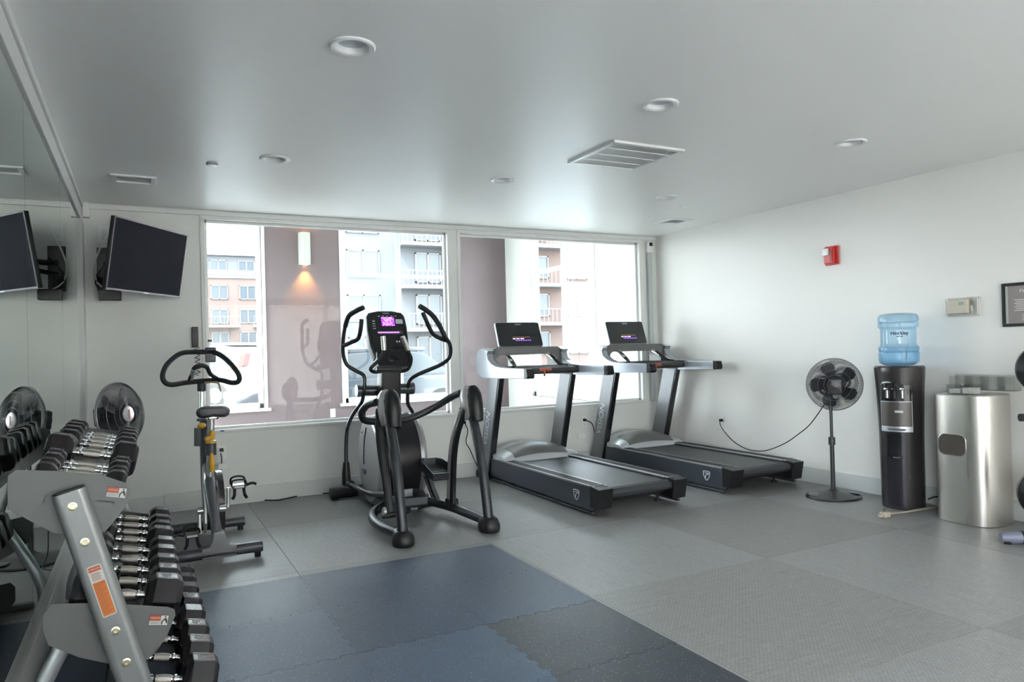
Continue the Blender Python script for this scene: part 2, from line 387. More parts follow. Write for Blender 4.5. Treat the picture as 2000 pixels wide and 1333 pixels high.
def outwin(name, x0, x1, ax):
    bm = nb()
    def B(a0, a1, d0, d1, z0, z1, bm_=None):
        if ax == 'Y': return bx(a0, a1, YP + d0, YP + d1, z0, z1, .004, bm_)
        return bx(XP + d0, XP + d1, a0, a1, z0, z1, .004, bm_)
    for a in ((x0, x1, Z1 - .05, Z1), (x0, x1, Z0, Z0 + .07), (x0, x0 + .06, Z0, Z1), (x1 - .06, x1, Z0, Z1)): B(a[0], a[1], .05, .13, a[2], a[3], bm)
    B(x0 - .045, x1 + .045, -.012, .004, Z1, Z1 + .05, bm); B(x0 - .045, x0, -.012, .05, Z0, Z1, bm); B(x1, x1 + .045, -.012, .05, Z0, Z1, bm)
    f = struct(name, bm, frame_white)
    mid = (x0 + x1) / 2
    struct('mullion', B(mid - .035, mid + .035, .06, .12, Z0 + .07, Z1 - .05), frame_grey, f)
    struct('transom', B(x0 + .06, x1 - .06, .055, .125, 2.385, 2.44), frame_grey, f)
    struct('window_sill', B(x0 - .08, x1 + .08, -.05, .06, Z0 - .04, Z0), frame_white, f)
    for a, b in ((x0 + .06, mid - .035), (mid + .035, x1 - .06)):
        for c, d in ((Z0 + .07, 2.385), (2.44, Z1 - .05)): struct('pane', bx(a, b, YP + .088, YP + .094, c, d) if ax == 'Y' else bx(XP + .088, XP + .094, a, b, c, d), pane_out, f)
outwin('window_4', -.25, 1.5, 'Y'); outwin('window_5', 2.63, 4.38, 'Y'); outwin('window_6', 7.86, 9.62, 'X')
# corridor sconce
t = thing('wall_sconce', 'cream half-cylinder sconce glowing amber on the plum corridor wall', 'lamp', (2.0, YP, 2.75))
sx, sz0, sz1 = 2.09, 2.53, 2.99
bm = nb(); prism(bm, [(sx + .085 * math.cos(a), YP - .10 * math.sin(a)) for a in [PI * i / 14 for i in range(15)]], 'Z', sz0, sz1); fin('shade', bm, mat('sconce_shade', (.42, .45, .40), .4), t)
bm = nb(); cyl(bm, (sx, YP - .045, sz0 - .002), (sx, YP - .045, sz0 + .004), .035); cyl(bm, (sx, YP - .045, sz1 - .004), (sx, YP - .045, sz1 + .002), .035)
fin('bulb', bm, mat('amber_bulb', (1, .5, .12), .5, emit=9), t)
for z, d in ((sz0 - .02, -1), (sz1 + .02, 1)):
    l = bpy.data.lights.new('sconce_light', 'SPOT'); l.energy = 45; l.color = (1, .45, .08); l.spot_size = 1.5; l.spot_blend = .9; l.shadow_soft_size = .03
    o = bpy.data.objects.new('sconce_light', l); C.objects.link(o); o.location = (sx, YP - .07, z); o.rotation_euler = (0 if d < 0 else PI, 0, 0)
solo('outlet_plate', bx((2.401,10.4,0.396)[0], (2.475,10.4,0.391)[0], YP - .008, YP, .34, .46, .003), white_trim, 'white outlet plate on the plum corridor wall left of the elliptical', 'outlet')

# ------------------------------------------------------------ outside
struct('ground', bx(-80, 120, 10.58, 160, -.4, -.13), mat('asphalt', (.22, .22, .215), .9, 0, .15, .4))
struct('ground_left', bx(-60, -.82, -60, 10.58, -.4, -.13), mat('paving_side', (.38, .37, .35), .9, 0, .1, .5))
struct('sidewalk', bx(-60, 60, 10.58, 12, -.14, -.02, .02), mat('concrete_walk', (.5, .49, .47), .9, 0, .08))
brick_m = mat('pale_brick', (.115, .078, .068), .9, 0, .12, .8)
grey_m = mat('grey_cladding', (.085, .088, .095), .8, 0, .06, .3)
fwin = mat('dark_window_glass', (.05, .06, .07), .25, 0, .1)
rail_m = mat('white_railing', (.15, .15, .15), .5)
def building(label, x0, x1, y, parts, wins, balc, name='apartment_building'):
    b = thing(name, label, 'building', ((x0 + x1) / 2, y, -.13))
    for nm, a0, a1, z0, z1, dy, m in parts: fin(nm, bx(a0, a1, y + dy, y + 10, z0, z1), m, b)
    for cx, cz, w_, h_, dy in wins:
        bm = nb()
        for a in ((cx - w_ / 2, cx + w_ / 2, cz + h_ / 2 - .1, cz + h_ / 2), (cx - w_ / 2, cx + w_ / 2, cz - h_ / 2, cz - h_ / 2 + .1), (cx - w_ / 2, cx - w_ / 2 + .1, cz - h_ / 2, cz + h_ / 2), (cx + w_ / 2 - .1, cx + w_ / 2, cz - h_ / 2, cz + h_ / 2), (cx - .06, cx + .06, cz - h_ / 2, cz + h_ / 2)):
            bx(a[0], a[1], y + dy - .12, y + dy, a[2], a[3], 0, bm)
        f = fin('window', bm, rail_m, b)
        fin('pane', bx(cx - w_ / 2 + .05, cx + w_ / 2 - .05, y + dy - .05, y + dy, cz - h_ / 2 + .05, cz + h_ / 2 - .05), fwin, f)
    for cx, cz, w_, dy in balc:
        f = fin('balcony', bx(cx - w_ / 2, cx + w_ / 2, y + dy - 1.5, y + dy, cz - .25, cz), rail_m, b)
        bm = nb(); bx(cx - w_ / 2, cx + w_ / 2, y + dy - 1.5, y + dy - 1.44, cz + 1.0, cz + 1.07, 0, bm)
        n = int(w_ / .35)
        for k in range(n + 1):
            xx = cx - w_ / 2 + w_ * k / n; bx(xx - .02, xx + .02, y + dy - 1.49, y + dy - 1.45, cz, cz + 1.0, 0, bm)
        fin('railing', bm, rail_m, f)
Y1 = 92
xs = [-4.2, .6, 5.0, 8.4, 11.6, 15.2]
building('pale brick apartment block with a grey top storey beyond the parked cars', -8, 18, Y1,
    [('brick_wall', -8, 18, -.13, 10.8, 0, brick_m), ('top_storey', -8, 18, 10.8, 13.4, .6, grey_m), ('roof_edge', -8.3, 18.3, 13.4, 13.75, .2, rail_m), ('belt_course', -8.1, 18.1, 10.6, 10.9, -.15, rail_m)],
    [(x, z, 1.9, 1.7, 0) for x in xs for z in (8.9, 6.0, 3.3)] + [(x, 12.1, 1.9, 1.5, .6) for x in xs],
    [(-1.8, 4.9, 3.2, 0), (6.8, 4.9, 7.4, 0), (13.6, 4.9, 3, 0)])
Y2 = 50
building('grey apartment building with stacked white balconies across the parking lot', 11, 20.3, Y2,
    [('grey_wall', 11, 20.3, -.13, 19, 0, grey_m), ('parapet', 10.8, 20.5, 19, 19.4, -.2, rail_m)],
    [(14.1, z, 2.4, 1.9, 0) for z in (7.6, 10.7, 4.4, 1.4, 13.7)] + [(19.0, z, 2.0, 2.2, 0) for z in (7.4, 10.5, 4.3, 1.2, 13.5)],
    [(18.4, z, 3.6, 0) for z in (6.0, 9.1, 2.9, 12.2)])
building('pale brick apartment building with white balconies, right of the grey one', 20.3, 46, Y2 - 1,
    [('brick_wall', 20.5, 46, -.13, 17, 0, brick_m), ('parapet', 20.5, 46.2, 17, 17.4, -.2, rail_m), ('corner_pilaster', 25.2, 25.9, 0, 17, -.2, rail_m)],
    [(x, z, 1.9, 1.8, 0) for x in (23.2, 27.8, 31.4, 35.2, 40) for z in (1.6, 4.6, 7.6, 10.6)],
    [(28.4, z, 3.4, 0) for z in (3.2, 6.2, 9.2)] + [(22.6, z, 3, 0) for z in (6.2, 9.2)])

tyre = mat('tyre', (.03, .03, .03), .8)
def car(name, label, loc, rz, L, W_, prof, cab, paint, tail=None):
    t = thing(name, label, 'car', loc, rz)
    bm = nb(); prism(bm, prof, 'Y', -W_ / 2, W_ / 2, .06); fin('body', bm, paint, t, True)
    bm = nb(); prism(bm, cab, 'Y', -W_ / 2 + .12, W_ / 2 - .12, .03); fin('window_glass', bm, fwin, t, True)
    top = max(z for x, z in cab); rx = [x for x, z in cab if z > top - .12]
    fin('roof', bx(min(rx) - .05, max(rx) + .05, -W_ / 2 + .15, W_ / 2 - .15, top - .03, top + .05, .03), paint, t, True)
    for s in (-1, 1):
        for a, b in zip(cab[1:-1], cab[2:]):
            pass
        for x in (-L * .31, L * .31):
            bm = nb(); cyl(bm, (x, s * (W_ / 2 - .2), .34), (x, s * (W_ / 2 + .02), .34), .34, n=24); wv = fin('wheel', bm, tyre, t, True)
            bm = nb(); cyl(bm, (x, s * (W_ / 2 + .01), .34), (x, s * (W_ / 2 + .035), .34), .21, n=10); fin('hubcap', bm, silver_paint, wv, True)
    if tail:
        for s in (-1, 1):
            bm = nb()
            prism(bm, [(-L / 2 + .5, .98), (-L / 2 + .05, 1.12), (-L / 2 - .03, 1.45), (-L / 2 + .12, 1.45), (-L / 2 + .18, 1.18), (-L / 2 + .5, 1.06)], 'Y', s * (W_ / 2 - .25), s * (W_ / 2 + .012))
            fin('tail_light', bm, tail, t, True)
    else:
        for s in (-1, 1): fin('headlight', bx(L / 2 - .3, L / 2 + .01, s * (W_ / 2 - .4), s * (W_ / 2 - .05), .58, .72, .03), chrome, t, True)
    return t
car('suv', 'white sport utility vehicle with angular red tail lights parked outside', (1.15, 22.2, -.13), math.radians(143), 4.6, 1.86,
    [(-2.3, .3), (-2.33, .9), (-2.25, 1.1), (-1.95, 1.16), (1.0, 1.08), (2.1, .95), (2.3, .7), (2.28, .3)],
    [(-2.2, 1.08), (-1.85, 1.64), (-1.5, 1.7), (.3, 1.68), (1.15, 1.05)], mat('white_car_paint', (.16, .16, .16), .2, 0, .02, coat=.5), mat('tail_light_red', (.35, .03, .025), .3))
car('sedan', 'dark blue-grey sedan parked nose left in front of the corridor windows', (3.65, 13.6, -.13), PI, 4.6, 1.8,
    [(-2.3, .25), (-2.32, .7), (-2.2, .92), (-1.4, .95), (1.0, .92), (2.0, .76), (2.3, .6), (2.28, .25)],
    [(-1.75, .9), (-1.1, 1.36), (-.6, 1.42), (.35, 1.38), (1.15, .88)], mat('dark_car_paint', (.05, .058, .07), .25, .3, .03, coat=.5))

# ------------------------------------------------------------ ceiling fittings
lens_m = mat('downlight_lens', (.78, .80, .84), .5); trimw = mat('downlight_trim', (.82, .83, .84), .3)
cut = nb()
for x, y in ((.777, 2.829), (2.394, 2.892), (.769, 4.662), (3.982, 2.988), (2.367, 4.649), (3.939, 4.708)): cyl(cut, (x, y, H - .05), (x, y, H + .045), .066, n=40)
for x0, x1, y0, y1 in ((-.13, .08, 5.455, 5.625), (4.665, 4.865, 5.505, 5.715)): bx(x0, x1, y0, y1, H - .05, H + .035, 0, cut)
me_ = bpy.data.meshes.new('cut'); bmesh.ops.recalc_face_normals(cut, faces=cut.faces); cut.to_mesh(me_); cut.free(); co_ = bpy.data.objects.new('cut', me_); C.objects.link(co_)
ceiling_ob.modifiers.clear(); md = ceiling_ob.modifiers.new('b', 'BOOLEAN'); md.object = co_; md.operation = 'DIFFERENCE'; md.solver = 'EXACT'
me2 = bpy.data.meshes.new_from_object(ceiling_ob.evaluated_get(bpy.context.evaluated_depsgraph_get())); ceiling_ob.modifiers.clear(); ceiling_ob.data = me2
bpy.data.objects.remove(co_)
def downlight(label, x, y, R=.093):
    t = thing('downlight', label, 'ceiling light', (x, y, H), 0, 'recessed ceiling downlights')
    bm = nb(); lathe(bm, [(R, 0), (R, -.006), (R - .006, -.010), (R - .022, -.008), (R - .030, -.001), (R - .036, .022)], (x, y, H), 40)
    bmesh.ops.delete(bm, geom=[f for f in bm.faces if len(f.verts) > 4], context='FACES_ONLY'); fin('trim_ring', bm, trimw, t)
    bm = nb(); cyl(bm, (x, y, H + .016), (x, y, H + .022), R - .034, n=40); fin('lens', bm, lens_m, t)
downlight('large round downlight nearest the camera, at the top left of the ceiling', .777, 2.829)
downlight('round downlight above the big square return grille, toward the camera', 2.394, 2.892)
downlight('round downlight between the two small ceiling devices on the left, by the first window', .769, 4.662)
downlight('round downlight nearest the right wall, toward the camera', 3.982, 2.988)
downlight('round downlight above the pillar between the two interior windows', 2.367, 4.649)
downlight('round downlight near the far right corner, by the small supply vent', 3.939, 4.708)
def louvre(label, x0, x1, y0, y1, n):
    t = thing('ceiling_vent', label, 'air vent', ((x0 + x1) / 2, (y0 + y1) / 2, H))
    bm = nb(); d = .035
    for a in ((x0, x1, y0, y0 + d), (x0, x1, y1 - d, y1), (x0, x0 + d, y0 + d, y1 - d), (x1 - d, x1, y0 + d, y1 - d)): bx(a[0], a[1], a[2], a[3], H - .012, H, .004, bm)
    fin('frame', bm, trimw, t)
    fin('backing', bx(x0 + d, x1 - d, y0 + d, y1 - d, H + .03, H + .034), mat('duct_dark', (.11, .095, .08), .7), t)
    for k in range(n):
        yy = y0 + d + (y1 - y0 - 2 * d) * (k + .5) / n
        bm = nb(); box(bm, ((x0 + x1) / 2, yy, H + .004), (x1 - x0 - 2 * d - .004, .034, .002), 0, (math.radians(35), 0, 0)); fin('slat', bm, trimw, t)
louvre('small rectangular ceiling vent above the television', -.165, .115, 5.42, 5.66, 4)
louvre('small ceiling vent in the far right corner', 4.63, 4.90, 5.47, 5.75, 4)
t = thing('return_grille', 'large square return air grille of perforated panels on the ceiling', 'air vent', (2.81, 3.77, H))
x0, x1, y0, y1 = 2.54, 3.085, 3.50, 4.035
bm = nb(); d = .03
for a in ((x0, x1, y0, y0 + d), (x0, x1, y1 - d, y1), (x0, x0 + d, y0 + d, y1 - d), (x1 - d, x1, y0 + d, y1 - d)): bx(a[0], a[1], a[2], a[3], H - .016, H, .003, bm)
for k in (1, 2, 3): bx(x0 + d, x1 - d, y0 + (y1 - y0) * k / 4 - .006, y0 + (y1 - y0) * k / 4 + .006, H - .013, H, .001, bm)
fin('frame', bm, trimw, t)
fin('backing', bx(x0 + d, x1 - d, y0 + d, y1 - d, H - .002, H - .0004), mat('grille_backing', (.78, .78, .77), .8), t)  # pale backing sheet behind the perforated panels
for k in range(4):
    a, b = y0 + (y1 - y0) * k / 4 + .012, y0 + (y1 - y0) * (k + 1) / 4 - .012
    if k == 0: a = y0 + d
    if k == 3: b = y1 - d
    bm = nb(); n = 30
    for q in range(n + 1):
        xx = x0 + d + (x1 - x0 - 2 * d) * q / n; bx(xx - .006, xx + .006, a, b, H - .010, H - .006, 0, bm)
    for q in range(9):
        yy = a + (b - a) * q / 8; bx(x0 + d, x1 - d, yy - .0035, yy + .0035, H - .010, H - .006, 0, bm)
    fin('perforated_panel', bm, trimw, t)
for k, (a, b) in enumerate(((x0, y0), (x1, y0), (x0, y1), (x1, y1), (x0, .5 * (y0 + y1)), (x1, .5 * (y0 + y1)), (.5 * (x0 + x1), y0), (.5 * (x0 + x1), y1))):
    cx = a + (.015 if a == x0 else -.015 if a == x1 else 0); cy = b + (.015 if b == y0 else -.015 if b == y1 else 0)
    bm = nb(); cyl(bm, (cx, cy, H - .018), (cx, cy, H - .015), .005, n=10); fin('screw', bm, steel, t)
for x, y, l in ((.424, 4.931, 'small round sprinkler cap on the ceiling left of a downlight'), (4.347, 4.996, 'small round sprinkler cap near the far right ceiling corner')):
    bm = nb(); lathe(bm, [(.036, 0), (.036, -.006), (.03, -.012), (.012, -.014), (.0001, -.014)], (x, y, H), 24)
    solo('sprinkler_cap', bm, silver_paint if x < 1 else trimw, l, 'sprinkler', 'sprinkler caps on the ceiling')

# ------------------------------------------------------------ fixtures on the walls
# television on its arm
TLo, TRi = Vector((-.18, 5.62, 0)), Vector((.31, 6.36, 0)); ux = (TRi - TLo).normalized(); ct = (TLo + TRi) / 2; ct.z = 2.0
n0 = Vector((ux.y, -ux.x, 0)); tilt = math.radians(9)
up = Vector((0, 0, 1)) * math.cos(tilt) + n0 * math.sin(tilt)
TM = frame_m(ct, ux, up)
t = thing('television', 'black flat television tilted down on a wall arm in the back left corner', 'television', ct)
bm = nb(); box(bm, (0, 0, -.012), (.89, .51, .03), .006); box(bm, (0, -.03, -.04), (.55, .32, .04), .015); fin('body', xf(bm, TM), black_plastic, t)
bm = nb()
for a in ((-.445, .445, .247, .256), (-.445, .445, -.256, -.242), (-.446, -.437, -.255, .255), (.437, .446, -.255, .255)): bx(a[0], a[1], a[2], a[3], 0, .008, .002, bm)
fin('bezel', xf(bm, TM), mat('tv_bezel', (.11, .09, .10), .35, .6), t)
fin('screen', xf(bx(-.437, .437, -.242, .247, 0, .005), TM), mat('tv_screen', (.016, .016, .024), .45, 0, .1, spec=.01), t)
fin('logo', xf(bx(-.03, .03, -.253, -.247, .008, .009), TM), silver_paint, t)
tb = ct - n0 * .08
t = thing('television_mount', 'black swivel arm holding the television to the back wall', 'bracket', (-.2, YB, 2.0))
bm = bx(-.30, -.18, YB - .03, YB, 1.8, 2.15, .004); fin('wall_plate', bm, black_plastic, t)
bm = nb(); tube(bm, [(-.24, YB - .03, 2.02), (-.16, 6.42, 2.01), (tb.x + .02, tb.y + .04, 2.0)], .022, k=1); tube(bm, [(-.24, YB - .03, 1.93), (-.16, 6.42, 1.94), (tb.x + .02, tb.y + .04, 1.95)], .018, k=1); fin('arm', bm, black_plastic, t)
bm = nb(); box(bm, (0, 0, -.075), (.12, .3, .02), .004); fin('screen_plate', xf(bm, TM), black_plastic, t)
bm = bx(-.285, -.13, 6.30, 6.40, 1.72, 1.80, .008); bx(-.24, -.20, 6.34, YB - .03, 1.78, 1.80, 0, bm)
solo('media_box', bm, black_plastic, 'small black media box hung under the television mount', 'media box')
bm = nb(); tube(bm, [(-.22, YB - .012, 2.25), (-.25, 6.45, 2.19), (-.31, 6.42, 2.0), (-.29, 6.38, 1.86), (-.22, 6.36, 1.80)], .006)
solo('white_cable', bm, white_trim, 'white cable hanging from the outlet behind the television', 'cable')
bm = nb()
for k in range(5):
    pts = [(-.26 + .035 * math.sin(a * 2 + k), 6.385 + .012 * math.cos(a * 3 + k) , 1.86 + .045 * math.cos(a + k)) for a in [i * .9 for i in range(8)]]
    tube(bm, pts, .004, 6)
tube(bm, [(-.2, 6.40, 2.05), (-.29, 6.40, 1.93), (-.3, 6.38, 1.84), (-.24, 6.35, 1.79)], .005, 8)
solo('cable_bundle', bm, black_plastic, 'tangled bundle of dark cables behind the television', 'cable')

def outlet(label, c, n, plug=False, grp=None):
    # c centre on wall, n = 'Y' back wall or 'X' right wall
    t = thing('wall_outlet', label, 'outlet', c)
    m = frame_m(c, (1, 0, 0), (0, 0, 1)) if n == 'Y' else frame_m(c, (0, -1, 0), (0, 0, 1))
    fin('cover_plate', xf(bx(-.037, .037, -.06, .06, 0, .006, .003), m), frame_white, t)
    for s in (-1, 1):
        if plug and s == 1:
            fin('plug', xf(bx(-.016, .016, .012, .04, .006, .034, .005), m), black_plastic, t)
        else: fin('socket', xf(bx(-.017, .017, s * .025 - .014, s * .025 + .014, .005, .0075, .003), m), white_trim, t)
    return t
outlet('white outlet with a black plug under the first window, behind the bike', (.585, YB, .447), 'Y', True)
outlet('white outlet with a plug below the windows between the two treadmills', (4.23, YB, .446), 'Y', True)
outlet('white outlet with a plug below the window pillar, behind the elliptical', (2.817, YB, .52), 'Y', True)
outlet('white outlet with the fan cord plugged in, low on the right wall', (XR, 5.545, .445), 'X', True)
solo('blank_plate', bx(4.14, 4.24, YB - .012, YB, .27, .33, .004), frame_white, 'small white plate low on the back wall below the treadmill outlet', 'wall plate')
t = thing('wall_outlet', 'white outlet high on the back wall behind the television', 'outlet', (-.25, YB, 2.26))
fin('cover_plate', bx(-.29, -.20, YB - .006, YB, 2.19, 2.33, .003), frame_white, t); fin('socket', bx(-.262, -.228, YB - .0075, YB - .005, 2.22, 2.30, .003), white_trim, t)
# handset on the wall
t = thing('intercom_handset', 'slim black handset hanging on the wall left of the window with a coiled cord', 'handset', (.40, YB, 1.43))
fin('body', bx(.374, .424, YB - .035, YB, 1.345, 1.515, .006), black_plastic, t)
fin('speaker_grille', bx(.384, .414, YB - .037, YB - .034, 1.47, 1.50, .001), dark_plastic, t)
bm = nb(); pts = [(.415 + .018 * math.cos(a), YB - .02 + .012 * math.sin(a), 1.345 - .0055 * a) for a in [i * .7 for i in range(62)]]; tube(bm, pts, .003, 5, k=2); fin('coiled_cord', bm, dark_plastic, t)
# corner sensor
t = thing('motion_sensor', 'small white sensor with a dark lens in the far right corner', 'sensor', (5.17, YB, 2.38))
fin('housing', bx(5.125, 5.20, YB - .06, YB, 2.31, 2.44, .012), frame_white, t); fin('lens', bx(5.14, 5.185, YB - .064, YB - .058, 2.385, 2.425, .004), black_gloss, t)
bm = nb(); lathe(bm, [(.004, 0), (.006, .03), (.008, .09), (.005, .13), (.001, .14)], m=frame_m((0, 0, 0), (0, 0, 1), (.3, 1, 0))); 
xf(bm, Matrix.Translation((0.608,6.5,0.634)))
pen = solo('pen', bm, mat('blue_pen', (.02, .05, .22), .3), 'dark blue pen lying on the sill of the first window', 'pen')
t = thing('baseboard_vent', 'white louvred vent on the baseboard left of the bike', 'air vent', (.26, YB, 0))
vx0, vx1 = (0.145,6.52,0.05)[0], (0.493,6.52,0.028)[0]
fin('frame', bx(vx0, vx1, YB - .03, YB - .014, .0, .15, .004), base_paint, t)
for k in range(4): fin('slat', bx(vx0 + .01, vx1 - .01, YB - .038, YB - .029, .02 + k * .033, .038 + k * .033, .003), base_paint, t)
# fire alarm
t = thing('fire_alarm', 'red fire alarm strobe high on the right wall', 'fire alarm', (XR, 4.17, 1.985))
red = mat('alarm_red', (.62, .045, .04), .35)
fin('back_box', bx(XR - .02, XR, 4.105, 4.235, 1.905, 2.068, .006), red, t); fin('housing', bx(XR - .05, XR - .02, 4.125, 4.225, 1.915, 2.058, .012), red, t)
fin('strobe_lens', bx(XR - .07, XR - .048, 4.165, 4.225, 1.985, 2.048, .008), mat('strobe_white', (.85, .85, .85), .2), t)
fin('sounder_slot', bx(XR - .053, XR - .049, 4.135, 4.16, 1.93, 2.04, .002), mat('alarm_dark_red', (.35, .02, .02), .4), t)
# thermostat in a clear guard
t = thing('thermostat', 'beige thermostat with a small display inside a clear guard box', 'thermostat', (XR, 3.083, 1.478))
beige = mat('thermostat_beige', (.62, .56, .47), .45)
fin('base', bx(XR - .012, XR, 2.965, 3.20, 1.41, 1.546, .004), mat('guard_backplate', (.66, .64, .58), .3), t)
fin('body', bx(XR - .045, XR - .012, 3.035, 3.185, 1.428, 1.53, .008), beige, t); fin('display', bx(XR - .047, XR - .044, 3.06, 3.095, 1.49, 1.513, .002), mat('lcd_green', (.35, .45, .38), .2), t)
acr = glass('clear_acrylic', (.985, .99, .985), .05)
fin('guard', bx(XR - .065, XR - .012, 2.975, 3.19, 1.418, 1.538, .01), acr, t)
for a in (2.975, 3.19):
    for b in (1.42, 1.536):
        bm = nb(); cyl(bm, (XR - .018, a, b), (XR - .012, a, b), .006, n=10); fin('screw', bm, steel, t)
# framed notice
t = thing('framed_notice', 'black framed grey notice on the right wall at the edge of the frame', 'framed notice', (XR, 2.6, 1.47))
bm = nb(); ya, yb, za, zb = 2.42, 2.816, 1.322, 1.618; d = .02
for a in ((ya, yb, zb - d, zb), (ya, yb, za, za + d), (ya, ya + d, za + d, zb - d), (yb - d, yb, za + d, zb - d)): bx(XR - .025, XR, a[0], a[1], a[2], a[3], .003, bm)
fin('frame', bm, black_plastic, t)
fin('mat_board', bx(XR - .012, XR - .006, ya + d, yb - d, za + d, zb - d), mat('notice_border', (.62, .68, .64), .5), t)
fin('sheet', bx(XR - .014, XR - .011, ya + d, yb - d - .016, za + d, zb - d), mat('notice_grey', (.25, .215, .21), .5), t)
pr_w = mat('print_white', (.7, .7, .7), .5)
mm = lambda y, z: frame_m((XR - .015, y, z), (0, -1, 0), (0, 0, 1))
text('Fitness Center', .032, pr_w, t, mm(2.61, 1.56)); text('Rules', .032, pr_w, t, mm(2.61, 1.53))
bm = nb()
for k in range(7): bx(XR - .0155, XR - .014, 2.49 + .01 * (k % 3), 2.74 - .012 * (k % 2), 1.50 - k * .012, 1.504 - k * .012, 0, bm)
for a in ((2.55, 2.69, 1.40, 1.402), (2.55, 2.69, 1.362, 1.364), (2.55, 2.552, 1.362, 1.402), (2.688, 2.69, 1.362, 1.402)): bx(XR - .0155, XR - .014, a[0], a[1], a[2], a[3], 0, bm)
fin('small_print', bm, pr_w, t)
# clear wall rack behind the waste bin
t = thing('acrylic_rack', 'clear acrylic pocket rack on the wall behind the steel bin', 'rack', (XR, 2.95, 1.06))
ry0, ry1, rz0, rz1 = 2.72, 3.16, (5.2,2.997,0.885)[2], (5.2,2.994,0.982)[2]
for k in range(4):
    a = ry0 + (ry1 - ry0) * k / 4; b = a + (ry1 - ry0) / 4 - .006
    bm = bx(XR - .09, XR - .086, a, b, rz0, rz1); bx(XR - .09, XR, a, b, rz0, rz0 + .004, 0, bm); bx(XR - .09, XR, a, a + .004, rz0, rz1, 0, bm); bx(XR - .09, XR, b - .004, b, rz0, rz1, 0, bm)
    fin('pocket', bm, acr, t)
fin('backplate', bx(XR - .004, XR, ry0, ry1, rz0, rz1 + .01, .002), acr, t)

